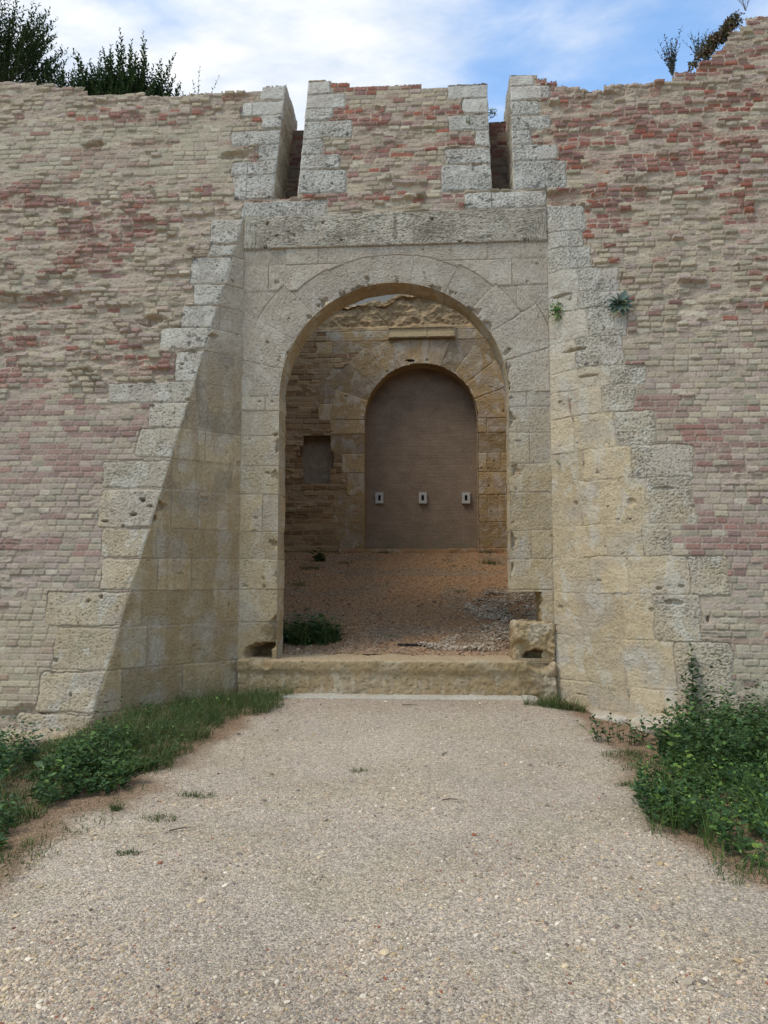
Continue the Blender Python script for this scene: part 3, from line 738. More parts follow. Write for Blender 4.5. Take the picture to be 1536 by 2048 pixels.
rough_block('jamb_block', (.86, 8.44, .43), (1.305, 8.92, VB), WALL, n=.010, amp=.026, rnd=.035, seed=40, tone=mix(WARM, OCHRE, .5)*.9, dens=1.0,
            carve=((1.12, 8.44, .47, (.17, .3, .11), .30), (.90, 8.44, .50, (.16, .3, .20), .10)))
# broken sides of the missing stone in the right jamb
rough_block('jamb_core', (1.155, 8.52, VB-.06), (1.42, 8.95, VT+.05), WALL, n=.015, amp=.03, rnd=.03, seed=44, tone=OCHRE*.7)
rough_block('jamb_underside', (.848, 8.515, VT-.0), (1.36, 8.93, VT+.12), WALL, n=.02, amp=.006, rnd=.012, seed=45, tone=OCHRE*.9)
# footing ledge along the foot of the right cheek
for k, (xa, ya, xb, yb, zt) in enumerate(((1.22, 8.18, 1.62, 8.62, -.02), (1.50, 7.66, 2.05, 8.28, .0), (1.86, 7.12, 2.75, 7.75, .02), (2.6, 7.0, 3.7, 7.5, -.05))):
    rough_block('footing_stone', (xa, ya, -.4), (xb, yb, zt), WALL, tone=lin([.76, .70, .60]), n=.02, amp=.02, rnd=.05, seed=50+k)
rough_block('footing_stone', (-4.3, 7.02, -.6), (-3.45, 7.5, -.14), WALL, tone=lin([.70, .62, .50]), n=.02, amp=.03, rnd=.05, seed=60)

# ---- unseen bulk of the wall, cap and back
def wall_core():
    bl = [((-12, 8.95, -.7), (-2.0, 9.62, 6.85)), ((1.42, 8.95, -.7), (10, 9.62, 6.85)), ((-2.0, 8.95, 5.17), (1.42, 9.62, 5.8)),
          ((-2.0, 9.50, 5.8), (1.42, 9.62, 6.85)), ((-1.55, 8.97, 5.8), (.62, 9.35, 6.85))]
    boxes('wall_core', bl, M_CORE, WALL)
    # irregular cap following the outline, one long strip (gaps at the slots)
    for (xa, xb, zb) in ((-11.9, s1l(7.5)-.012, 6.7), (s1r(7.5)+.012, s2l(7.5)-.012, 6.7), (s2r(7.5)+.012, 9.9, 6.7)):
        x = np.arange(xa, xb, .03); x = np.append(x, xb); zt = ztop(x)-.045+.02*gn(x*6, x*0, 130)
        rows = [np.stack([x, front_Y(zt)-.0+.02, zt-.03], -1), np.stack([x, front_Y(zt)+.10, zt+.0], -1), np.stack([x, np.full_like(x, 9.55), zt+.01], -1), np.stack([x, np.full_like(x, 9.70), zt-.05], -1), np.stack([x, np.full_like(x, 9.70), np.full_like(x, zb)], -1)]
        P = np.stack(rows, 0)
        grid_obj('wall_cap', P, np.broadcast_to(MORT*.9, P.shape), M_BRICK, WALL)
wall_core()

# ================================================================== courtyard
CY = 16.5; BX, BR = -.315, 1.262; BZ = 6.087-BR
CLX, CRX = -3.75, 2.6
COURT = empty('courtyard_wall', (0, CY, 1.9), 'inner courtyard wall of warm tufa ashlar and rubble around a walled-up arch', 'wall')
def court_z(X, Y):
    return np.interp(Y, [8.0, 8.9, 9.25, 16.4, 17.2], [.42, .43, .50, 1.85, 1.9])+.025*fbm(X*.9, Y*.9, 3, 140)+.008*fbm(X*5, Y*5, 3, 141)
_ct = np.array([at_y(x, y, CY)[[0, 2]] for x, y in ((380, 610), (600, 618), (660, 612), (698, 607), (725, 604), (752, 601), (776, 599), (792, 587), (834, 584), (870, 590), (960, 600), (1100, 600), (1300, 600))])
def court_top(x): return np.interp(x, _ct[:, 0], _ct[:, 1])
TUFA = lin([[.67, .55, .385], [.61, .49, .345], [.69, .58, .42], [.57, .45, .31], [.64, .54, .40]])
def court_wall():
    xx = np.arange(CLX-.02, CRX+.04, .0125); zr = np.arange(1.4, 8.2, .0125)
    Zz, X = np.meshgrid(zr, xx, indexing='ij'); X = X.astype(f32); Zz = Zz.astype(f32)
    top = court_top(X)+.06*fbm(X*4, X*0, 4, 142)
    ero = np.clip(.55+.4*fbm(X*1.1, Zz*1.2, 3, 143), .2, 1)
    predr = lambda a, b, r: .0*a
    h, c, cu, cv, pr = brick(X, Zz, ero, predr, ch=.125, L0=.33, seed=9, jw=.008, buff=TUFA, mort=lin([.66, .55, .42]), prot=.10, missing=.12, smear=.35)
    # large dressed blocks round the arch and jambs, thin courses elsewhere
    zjs = np.array([1.4, 1.95, 2.52, 3.12, 3.62, 4.05, 4.5, 4.825, 5.2, 5.6, 6.0, 6.35, 6.62, 6.85, 8.4])
    rr = random.Random(3); spl = {}
    lo = {}; hi = {}
    for k in range(20):
        lo[k] = BX-BR-rr.uniform(.38, .85); hi[k] = BX+BR+rr.uniform(.4, .9); spl[k] = [BX-BR-2, lo[k], BX+BR+.42*(k % 2)+.2, hi[k]]
    va = np.array([-90, -70, -52, -36, -21, -7, 7, 21, 36, 52, 70, 90]); vo = np.array([.75, .85, .80, .68, .58, .56, .58, .66, .80, .85, .75])
    i1, i2, d, inr, r = arch_layout(X, Zz, BX, BR, BZ, va, vo, zjs, lambda k: spl[k], 144)
    row = np.clip(np.searchsorted(zjs, Zz)-1, 0, 13)
    lov = np.array([lo[k] for k in range(14)])[row]; hiv = np.array([hi[k] for k in range(14)])[row]
    ash = inr | ((X > lov) & (X < hiv) & (Zz < BZ)) | ((Zz > BZ) & (Zz < 6.9) & (X > lov-.35) & (X < hiv+.6) & (hsh(row, 5, 145) > .25)) | (X > BX+BR)
    rs = hsh(i1, i2, 146); ht, pit = travertine(X*.9, Zz*.9, rs, .5, .8)
    h2 = mix(.002, .014+.014*(rs-.5)+ht*1.2, ss(0, .014, d))
    base = mixc(np.broadcast_to(mix(WARM, lin([.68, .56, .38]), .8)*.90, X.shape+(3,)), GREY*.9, .35*ss(5.4, 6.4, Zz)*ss(-.1, .3, fbm(X*1.5, Zz*1.5, 3, 147)))
    c2 = stone_col(X, Zz, X, np.full(X.shape, 2.0), rs, base, .12, pit); c2 = c2*(.90+.25*rs)[..., None]
    c2 = mixc(np.broadcast_to(lin([.60, .51, .39]), c2.shape), c2, .7+.3*ss(0, .012, d))
    h = np.where(ash, h2, h); c = np.where(ash[..., None], c2, c)
    # broken, crumbling crest: mortar core
    k = ss(6.92, 7.02, Zz+.05*gn(X*3, Zz*3, 148)); hb = -.07+.10*fbm(X*2.6, Zz*3.2, 5, 149, .55); h = mix(h, hb, k); c = mixc(c, lin([.66, .56, .42])*1.0, .8*k); c = c*(1+.25*k*fbm(X*9, Zz*9, 3, 150))[..., None]
    # courses of bigger rough rubble low on the left
    P = np.stack([X, CY-h, Zz], -1)
    # niche with stepped outline
    def box_m(x0, y0, x1, y1):
        a = at_y(x0, y0, CY); b = at_y(x1, y1, CY); return (X > a[0]) & (X < b[0]) & (Zz < a[2]) & (Zz > b[2])
    nich = box_m(607, 872, 660, 966) | box_m(600, 893, 662, 912) | box_m(604, 905, 667, 938)
    rr2 = np.hypot(X-BX, Zz-BZ)+.012*fbm(X*9, Zz*9, 3, 151)
    hole = ((Zz > BZ) & (rr2 < BR)) | ((Zz <= BZ) & (np.abs(X-BX) < BR) & (Zz > 1.93))
    notch = (np.hypot((X-at_y(820, 720, CY)[0])/.10, (Zz-at_y(820, 722, CY)[2])/.035) < 1+.4*gn(X*20, Zz*20, 152)); hole |= notch
    keep = ~hole & ~nich & (Zz < top)
    ringm = inr & keep
    kc = keep[:-1, :-1]; ic = inr[:-1, :-1]
    grid_obj('masonry_facing', P, c, M_STONE, COURT, kc & ~ic)
    grid_obj('arch_surround', P, c, M_STONE, COURT, kc & ic)
    # reveals of the blind arch
    th = np.linspace(-math.pi/2, math.pi/2, 200); lz = np.arange(1.9, BZ, .02)
    x = np.concatenate([np.full(len(lz), BX-BR), BX+BR*np.sin(th), np.full(len(lz), BX+BR)]); z = np.concatenate([lz, BZ+BR*np.cos(th), lz[::-1]])
    y = np.linspace(-.012, .46, 24); Xr = np.repeat(x[:, None], 24, 1); Zr = np.repeat(z[:, None], 24, 1); Yr = np.repeat(y[None], len(x), 0)
    cr = mixc(np.broadcast_to(OCHRE*.85, Xr.shape+(3,)), WARM*.8, ss(-.3, .3, fbm(Zr*3, Yr*5, 3, 153)))
    grid_obj('arch_reveal', np.stack([Xr+.01*fbm(Zr*9, Yr*9, 2, 154), CY+Yr, Zr+.01*fbm(Xr*9, Yr*9, 2, 155)], -1), cr, M_STONE, COURT)
    # thin brick blocking of the arch, washed over with lime
    xx = np.arange(BX-BR-.1, BX+BR+.1, .0125); zr = np.arange(1.85, 6.25, .0125); Zb, Xb = np.meshgrid(zr, xx, indexing='ij'); Xb = Xb.astype(f32); Zb = Zb.astype(f32)
    blk = lin([[.60, .53, .46], [.58, .51, .445], [.62, .55, .48]])
    h, c, cu, cv, pr = brick(Xb, Zb, .05+0*Xb, lambda a, b, r: .05+0*a, ch=.07, L0=.26, seed=15, jw=.004, buff=blk, red=blk*.9, mort=lin([.60, .535, .47]), smear=.9)
    h = h*.28
    c = mixc(c, lin([.565, .48, .385]), .7)*(1+.16*fbm(Xb*3, Zb*3, 4, 158))[..., None]; c = mixc(c, lin([.42, .36, .30]), .55*ss(.05, .45, fbm(Xb*.9, Zb*1.2, 4, 156))*ss(4.4, 5.3, Zb)); c = mixc(c, lin([.45, .46, .36]), .4*ss(2.6, 2.0, Zb)*ss(-.2, .3, fbm(Xb*2, Zb*2, 3, 157)))
    grid_obj('blocking_brickwork', np.stack([Xb, CY+.42-h, Zb], -1), c, M_BRICK, COURT)
    # niche liner
    a = at_y(598, 868, CY); b = at_y(669, 970, CY)
    P_ = []
    xx = np.linspace(a[0], b[0], 60); zr = np.linspace(b[2], a[2], 80); Zn, Xn = np.meshgrid(zr, xx, indexing='ij')
    cn = np.broadcast_to(lin([.58, .51, .42]), Xn.shape+(3,))*(1+.15*fbm(Xn*5, Zn*5, 3, 158))[..., None]
    grid_obj('niche_back', np.stack([Xn, CY+.24-.01*fbm(Xn*6, Zn*6, 3, 159), Zn], -1), cn, M_STONE, COURT)
    boxes('niche_side', [((a[0]-.05, CY+.05, b[2]), (a[0]+.03, CY+.25, a[2])), ((b[0]-.03, CY+.05, b[2]), (b[0]+.05, CY+.25, a[2])), ((a[0], CY+.05, a[2]-.02), (b[0], CY+.25, a[2]+.05)), ((a[0], CY+.05, b[2]-.05), (b[0], CY+.25, b[2]+.02))], mat_plain('niche_stone', (.50, .41, .30)), COURT)
    # moulded string course fragment above the arch
    a = at_y(778, 655, CY-.06); b = at_y(908, 675, CY-.06); x0, x1, z0, z1 = a[0], b[0], b[2], a[2]; hgt = z1-z0
    prof = [(.0, 0), (.06, 0), (.085, .10), (.065, .22), (.035, .27), (.045, .36), (.02, .42), (.015, .92), (.03, .95), (.03, 1.0), (0, 1.0)]
    n = 90; xs = np.linspace(x0, x1, n); rows = []
    for (o, f_) in prof:
        ch = .01*fbm(xs*9, xs*0+f_*3, 3, 160)
        brk = 1-.5*((np.abs(xs-(x0+.6*(x1-x0))) < .02) & (f_ < .5)); rows.append(np.stack([xs, CY-.03-(o+ch*(o > 0))*brk, z0+f_*hgt+0*xs], -1))
    Pm = np.stack(rows, 0); cm = np.broadcast_to(lin([.67, .585, .44]), Pm.shape)*(1+.15*fbm(Pm[..., 0]*6, Pm[..., 2]*9, 3, 161))[..., None]
    grid_obj('moulded_cornice', Pm, cm, M_STONE, COURT)
    for xe in (x0, x1):
        sdv = np.array([[xe, CY-.03-o, z0+f_*hgt] for o, f_ in prof]); mesh_np('cornice_end', sdv, np.array([[0, i, i+1] for i in range(1, len(prof)-1)]), M_STONE, COURT, np.broadcast_to(lin([.65, .56, .42]), (len(prof), 3)))
    boxes('cornice_fillet', [((x0-.03, CY-.06, z0+.0), (x0-.004, CY+.01, z1+.02)), ((x1+.004, CY-.06, z0), (x1+.03, CY+.01, z1+.02))], mat_plain('cornice_stone', (.64, .56, .43)), COURT)
    # sill under the blind arch
    rough_block('sill', (BX-BR-.55, CY-.16, 1.60), (BX+BR+.5, CY+.45, 1.935), COURT, tone=lin([.66, .50, .36]), n=.03, amp=.015, rnd=.02, seed=70)
    boxes('wall_body', [((CLX-.5, CY+.46, 1), (CRX+.5, CY+1.2, 6.7)), ((CLX-.5, CY+.15, 6.2), (CRX+.5, CY+.46, 6.72))], M_CORE, COURT)
    # rubble crest seen in depth
    xx = np.arange(CLX, CRX, .03); yy = np.arange(CY+.0, CY+1.0, .03); Yt, Xt = np.meshgrid(yy, xx, indexing='ij')
    zt = court_top(Xt)-.09+.10*fbm(Xt*3, Yt*3, 4, 162)-.25*ss(CY+.3, CY+1.0, Yt)
    grid_obj('rubble_crest', np.stack([Xt, Yt, zt], -1), np.broadcast_to(lin([.66, .56, .43]), Xt.shape+(3,)), M_STONE, COURT, flip=True)
court_wall()
def unseen_side_wall(x, sg, nm, lab):
    root = empty(nm, (x, 13, 1), lab, 'wall')
    yy = np.arange(9.6, CY+.05, .024); zr = np.arange(.2, 11.0, .024); Zs, Ys = np.meshgrid(zr, yy, indexing='ij')
    U = Ys.astype(f32); V = Zs.astype(f32)
    h, c, cu, cv, pr = brick(U, V, .5+0*U, lambda a, b, r: .1+.3*fbm(a, b, 2, 163), ch=.10, L0=.26, seed=21, buff=TUFA, mort=lin([.62, .52, .40]), smear=.2)
    top = 7.3+.47*(Ys-9.6)  # unseen wall tops climb towards the back to keep light out of the court
    grid_obj('unseen_rubble_facing', np.stack([x+sg*h, Ys, Zs], -1), c, M_STONE, root, ((Zs < top+.05*fbm(Ys*3, Ys*0, 3, 164))[:-1, :-1]), flip=(sg < 0))
    xa, xb = (x-.8, x-.06) if sg > 0 else (x+.06, x+.8)
    vv = np.array([[q, yy_, zz_] for q in (xa, xb) for yy_, zz_ in ((9.64, -.5), (CY+.4, -.5), (CY+.4, 10.4), (9.64, 7.25))])
    mesh_np('wall_body', vv, np.array([[0, 1, 2, 3], [7, 6, 5, 4], [0, 3, 7, 4], [1, 5, 6, 2], [3, 2, 6, 7], [0, 4, 5, 1]]), M_CORE, root, None, False)
unseen_side_wall(CLX, 1, 'unseen_retaining_wall', 'rubble retaining wall closing the courtyard on its left, unseen and raised to shade it')
unseen_side_wall(CRX, -1, 'unseen_retaining_wall', 'rubble retaining wall closing the courtyard on its right, unseen and raised to shade it')

# pale building beyond
BLD = empty('plastered_building', (0, 21, 0), 'pale plastered building glimpsed beyond the broken courtyard wall', 'building')
boxes('wall', [((-9, 21, 0), (8, 27, 9.75))], mat_plain('pale_plaster', (.73, .69, .62), scale=4), BLD)
v = np.array([[-9.4, 20.6, 9.76], [8.4, 20.6, 9.76], [8.4, 27.4, 9.76], [-9.4, 27.4, 9.76], [-9.4, 24, 10.6], [8.4, 24, 10.6]])
me = bpy.data.meshes.new('roof'); me.from_pydata(v.tolist(), [], [(0, 1, 5, 4), (2, 3, 4, 5), (0, 4, 3), (1, 2, 5), (3, 2, 1, 0)]); me.update(); link('roof', me, mat_plain('terracotta_roof', (.60, .40, .30)), BLD)

# wall plates in the blind arch
def plates():
    mp = mat_plain('plate_plaster', (.74, .72, .68), scale=30, jit=.08, bump=.001); md = mat_plain('plate_slot', (.06, .05, .05), bump=0)
    labs = ['small pale framed plate with a dark slot, at the left jamb of the walled-up arch', 'small pale framed plate with a dark slot, in the middle of the walled-up arch', 'small pale framed plate with a dark slot, at the right jamb of the walled-up arch']
    for k, px in enumerate((759, 845.5, 932)):
        p = at_y(px, 996, CY+.40); w, hh = .090, .125; sw, sh = .030, .062; y0 = CY+.355; y1 = CY+.415
        r = empty('wall_plate', (p[0], CY+.4, p[2]), labs[k], 'wall plate', 'pale slotted plates on the blocked arch')
        x, z = p[0], p[2]
        boxes('frame', [((x-w, y0, z-hh), (x-sw, y1, z+hh)), ((x+sw, y0, z-hh), (x+w, y1, z+hh)), ((x-sw, y0, z+sh), (x+sw, y1, z+hh)), ((x-sw, y0, z-hh), (x+sw, y1, z-sh))], mp, r)
        boxes('slot', [((x-sw, y0+.03, z-sh), (x+sw, y1, z+sh))], md, r)
plates()

# ================================================================== ground
pl = np.array([at_z(x, y, 0)[[0, 1]] for x, y in ((-420, 1950), (-150, 1850), (0, 1758), (100, 1700), (230, 1620), (330, 1555), (420, 1500), (500, 1450), (600, 1398))]); pl = pl[np.argsort(pl[:, 1])]
prr = np.array([at_z(x, y, 0)[[0, 1]] for x, y in ((1800, 1900), (1536, 1775), (1400, 1710), (1290, 1640), (1260, 1570), (1215, 1490), (1130, 1425), (1040, 1396))]); prr = prr[np.argsort(prr[:, 1])]
def path_mask(X, Y):
    n = .25*fbm(X*1.6, Y*1.6, 4, 170)
    return ss(-.18, .14, X-np.interp(Y, pl[:, 1], pl[:, 0])+n)*ss(-.15, .12, np.interp(Y, prr[:, 1], prr[:, 0])-X+n*.6)
def ground_z(X, Y):
    z = -.012+.012*fbm(X*.7, Y*.7, 3, 171)+.006*fbm(X*4, Y*4, 3, 172)
    z = z-.26*ss(-2.9, -3.9, X)*ss(4.6, 6.4, Y)-.09*ss(1.4, 2.2, X)*ss(6.6, 7.6, Y)
    z = z+.078*ss(6.4, 8.1, Y)*ss(-2.5, -1.6, X)*ss(1.75, 1.0, X)
    far = ss(14, 40, np.hypot(X, Y-5)); return z*(1-far)-.3*far
def ground():
    def ax(d0, d1, st, a, b):
        c = np.arange(d0, d1, st); l = d0-np.geomspace(.05, d0-a, 26)[::-1]; r = d1+np.geomspace(.05, b-d1, 26); return np.concatenate([l, c, r])
    xs = ax(-4.6, 4.3, .021, -400, 400); ys = ax(1.6, 8.9, .021, -400, 400)
    Yg, Xg = np.meshgrid(ys, xs, indexing='ij'); X = Xg.astype(f32); Y = Yg.astype(f32)
    z = ground_z(X, Y); pm = path_mask(X, Y)
    grav = np.broadcast_to(lin([.76, .685, .585]), X.shape+(3,)); sand = lin([.74, .665, .55]); soil = lin([.58, .46, .34])
    c = mixc(grav, sand, .85*ss(-.05, .35, fbm(X*1.5, Y*1.5, 5, 173, .6)))*(1+.16*fbm(X*.8, Y*.8, 4, 181))[..., None]; c = mixc(c, lin([.64, .55, .46]), .5*ss(6.8, 8.0, Y))
    edge = 1-pm; c = mixc(c, soil, np.clip(.92*edge, 0, 1)); c = c*(1+.22*gn(X*38, Y*38, 174)+.14*gn(X*19, Y*19, 175))[..., None]
    z = z+.004*np.abs(gn(X*30, Y*30, 176))
    o = grid_obj('ground', np.stack([Xg, Yg, z], -1), c, M_GROUND, None)
    tag(o, kind='structure', label='pale pinkish gravel path with bare reddish earth verges leading to the gateway')
    xs = np.arange(CLX-.05, CRX+.1, .022); ys = np.arange(8.92, CY+.6, .022); Yg, Xg = np.meshgrid(ys, xs, indexing='ij'); X = Xg.astype(f32); Y = Yg.astype(f32)
    z = court_z(X, Y)+.010*np.abs(gn(X*24, Y*24, 177))
    c = np.broadcast_to(lin([.64, .49, .34]), X.shape+(3,)); c = mixc(c, lin([.56, .48, .38]), .8*ss(-.1, .4, fbm(X*1.2, Y*1.2, 4, 178))); c = mixc(c, lin([.66, .55, .43]), .6*ss(9.6, 9.1, Y))
    c = c*(1+.28*gn(X*30, Y*30, 179)+.2*gn(X*11, Y*11, 180))[..., None]
    o = grid_obj('courtyard_ground', np.stack([Xg, Yg, z], -1), c, M_SOIL, None); tag(o, kind='structure', label='reddish gravelly earth floor rising to the back of the courtyard')
ground()

# terraces of earth behind the wall crest, unseen rear slopes raised to shade the court
def terrace(xa, xb, name, fz, lab):
    xs = np.arange(xa, xb+.01, .06); ys = np.arange(8.98, 17, .06); Yg, Xg = np.meshgrid(ys, xs, indexing='ij')
    z = fz(Xg, Yg)
    c = mixc(np.broadcast_to(lin([.36, .28, .21]), Xg.shape+(3,)), lin([.30, .32, .20]), ss(0, .4, fbm(Xg*2, Yg*2, 3, 190)))
    o = grid_obj(name, np.stack([Xg, Yg, z], -1), c, M_SOIL, None); tag(o, kind='structure', label=lab)
terrace(-12, CLX-.02, 'earth_bank', lambda X, Y: np.minimum(ztop(X)-.10, 9)*ss(9.3, 9.0, Y)+(1-ss(9.3, 9.0, Y))*(7.22+.62*ss(-4.35, -4.75, X+.1*fbm(X*3, Y*3, 2, 193))*ss(9.1, 9.55, Y))+.09*fbm(X*3, Y*3, 4, 191)-.05+.47*np.clip(Y-11.3, 0, None), 'dark earth bank with roots on the wall crest, unseen rear slope raised to shade the court')
terrace(CRX+.02, 10, 'earth_bank', lambda X, Y: np.minimum(ztop(X)-.12, 7.35+.0*X)+.47*np.clip(Y-9.9, 0, None)+.08*fbm(X*3, Y*3, 4, 192)-.05, 'earth bank behind the rising right end of the wall, unseen rear slope raised to shade the court')

# ================================================================== pebbles
PHI = (1+5**.5)/2
ICO = np.array([[-1, PHI, 0], [1, PHI, 0], [-1, -PHI, 0], [1, -PHI, 0], [0, -1, PHI], [0, 1, PHI], [0, -1, -PHI], [0, 1, -PHI], [PHI, 0, -1], [PHI, 0, 1], [-PHI, 0, -1], [-PHI, 0, 1]])/math.sqrt(1+PHI*PHI)
ICF = np.array([[0, 11, 5], [0, 5, 1], [0, 1, 7], [0, 7, 10], [0, 10, 11], [1, 5, 9], [5, 11, 4], [11, 10, 2], [10, 7, 6], [7, 1, 8], [3, 9, 4], [3, 4, 2], [3, 2, 6], [3, 6, 8], [3, 8, 9], [4, 9, 5], [2, 4, 11], [6, 2, 10], [8, 6, 7], [9, 8, 1]])
PEBC = lin([[.73, .68, .61], [.76, .71, .63], [.70, .64, .56], [.63, .585, .53], [.75, .68, .57], [.77, .70, .58], [.83, .79, .72], [.72, .63, .55], [.56, .525, .49], [.74, .68, .60]])
def pebbles(name, X, Y, zf, rad, cols, sink=.35, mat=None):
    n = len(X); s = rad[:, None]*np.stack([.8+.6*RNG.random(n), .7+.5*RNG.random(n), .45+.35*RNG.random(n)], -1)
    a = RNG.random(n)*6.283; ca, sa = np.cos(a)[:, None], np.sin(a)[:, None]
    V = ICO[None]*(1+.22*(RNG.random((n, 12, 1))-.5)); V = V*s[:, None, :]
    x = V[..., 0]*ca-V[..., 1]*sa; y = V[..., 0]*sa+V[..., 1]*ca; z = V[..., 2]
    tl = (RNG.random(n)-.5)[:, None]*.7; z = z+tl*x
    P = np.stack([x+X[:, None], y+Y[:, None], z+(zf+s[:, 2]*(1-2*sink))[:, None]], -1)
    Fc = ICF[None]+(np.arange(n)*12)[:, None, None]
    c = np.repeat(cols[:, None, :], 12, 1)
    return mesh_np(name, P, Fc.reshape(-1, 3), mat or M_PEB, None, c.reshape(-1, 3), False)
def gravel():
    n = 330000; t = RNG.random(n); Y = 1/np.sqrt(1/1.9**2-(1/1.9**2-1/8.5**2)*t)  # density falls with distance
    Y = np.where(RNG.random(n) < .35, 2+6.6*RNG.random(n), Y)
    X = (RNG.random(n)*2-1)*(.60*Y+.35)-.02*Y; pm = path_mask(X.astype(f32), Y.astype(f32))
    dens = np.clip(.50+1.1*fbm(X*1.1, Y*1.1, 4, 200), .08, 1)
    k = (RNG.random(n) < (.38+.62*pm)*dens) & (Y < 8.35) & (Y < 8.9-np.abs(X+.4)*.62)
    X, Y, pm = X[k], Y[k], pm[k]; n = len(X)
    r = .0030*np.exp(RNG.normal(0, .45, n)); r = np.where(RNG.random(n) < .003, r*2.1, r); r = np.clip(r, .0016, .016)*(1+.04*Y)
    c = PEBC[RNG.integers(0, len(PEBC), n)]*(.58+.62*RNG.random(n))[:, None]*(1+.16*fbm(X*.8, Y*.8, 4, 181))[:, None]
    c = c*np.array([1.12, 1.02, .90]); c = mixc(c, lin([.58, .46, .34]), .75*(1-pm))
    red = RNG.random(n) < .012; c[red] = lin([.62, .36, .25]); yl = RNG.random(n) < .03; c[yl] = lin([.72, .61, .45]); dk = RNG.random(n) < .05; c[dk] *= .5
    o = pebbles('gravel', X, Y, ground_z(X.astype(f32), Y.astype(f32)), r, c); tag(o, 'loose grey and beige gravel spread over the path', None, kind='stuff')
    # gravel spilled inside the courtyard
    poly = np.array([(828, 1300), (1115, 1302), (1115, 1176), (1000, 1178), (935, 1208), (925, 1232), (1010, 1245), (930, 1270)])
    X = RNG.random(200000)*2.6-.6; Y = 9.0+RNG.random(200000)*4.2; Zc = court_z(X.astype(f32), Y.astype(f32)); px, py = project(np.stack([X, Y, Zc], -1))
    px = px+14*fbm(X*3, Y*3, 3, 201); py = py+8*fbm(X*3+5, Y*3, 3, 202)
    ins = np.zeros(len(X), bool); j = len(poly)-1
    for i in range(len(poly)):
        (xi, yi), (xj, yj) = poly[i], poly[j]; m = ((yi > py) != (yj > py)) & (px < (xj-xi)*(py-yi)/(yj-yi)+xi); ins ^= m; j = i
    dn = fbm(X*2.5, Y*2.5, 4, 204); k = ins & (RNG.random(len(X)) < np.clip(.20+.7*dn, .02, .5)); X, Y, Zc = X[k], Y[k], Zc[k]; n = len(X)
    c = lin([[.68, .60, .50], [.62, .53, .43], [.76, .70, .61], [.56, .45, .34]])[RNG.integers(0, 4, n)]*(.7+.5*RNG.random(n))[:, None]
    hump = .05*ss(.2, .8, fbm(X*1.4, Y*1.4, 3, 203)+.4)
    o = pebbles('spilled_gravel', X, Y, Zc+.004+hump*RNG.random(n), .010*np.exp(RNG.normal(0, .4, n)), c); tag(o, 'spill of whitish gravel on the reddish courtyard earth', None, kind='stuff')
    n = 30000; X = CLX+RNG.random(n)*6.2; Y = 8.95+RNG.random(n)**1.3*7.4; Zc = court_z(X.astype(f32), Y.astype(f32))
    c = lin([[.65, .50, .36], [.62, .51, .40], [.70, .61, .50], [.48, .36, .27]])[RNG.integers(0, 4, n)]*(.7+.5*RNG.random(n))[:, None]
    o = pebbles('scattered_pebbles', X, Y, Zc+.002, .009*np.exp(RNG.normal(0, .4, n)), c); tag(o, 'reddish pebbles scattered over the courtyard earth', None, kind='stuff')
gravel()

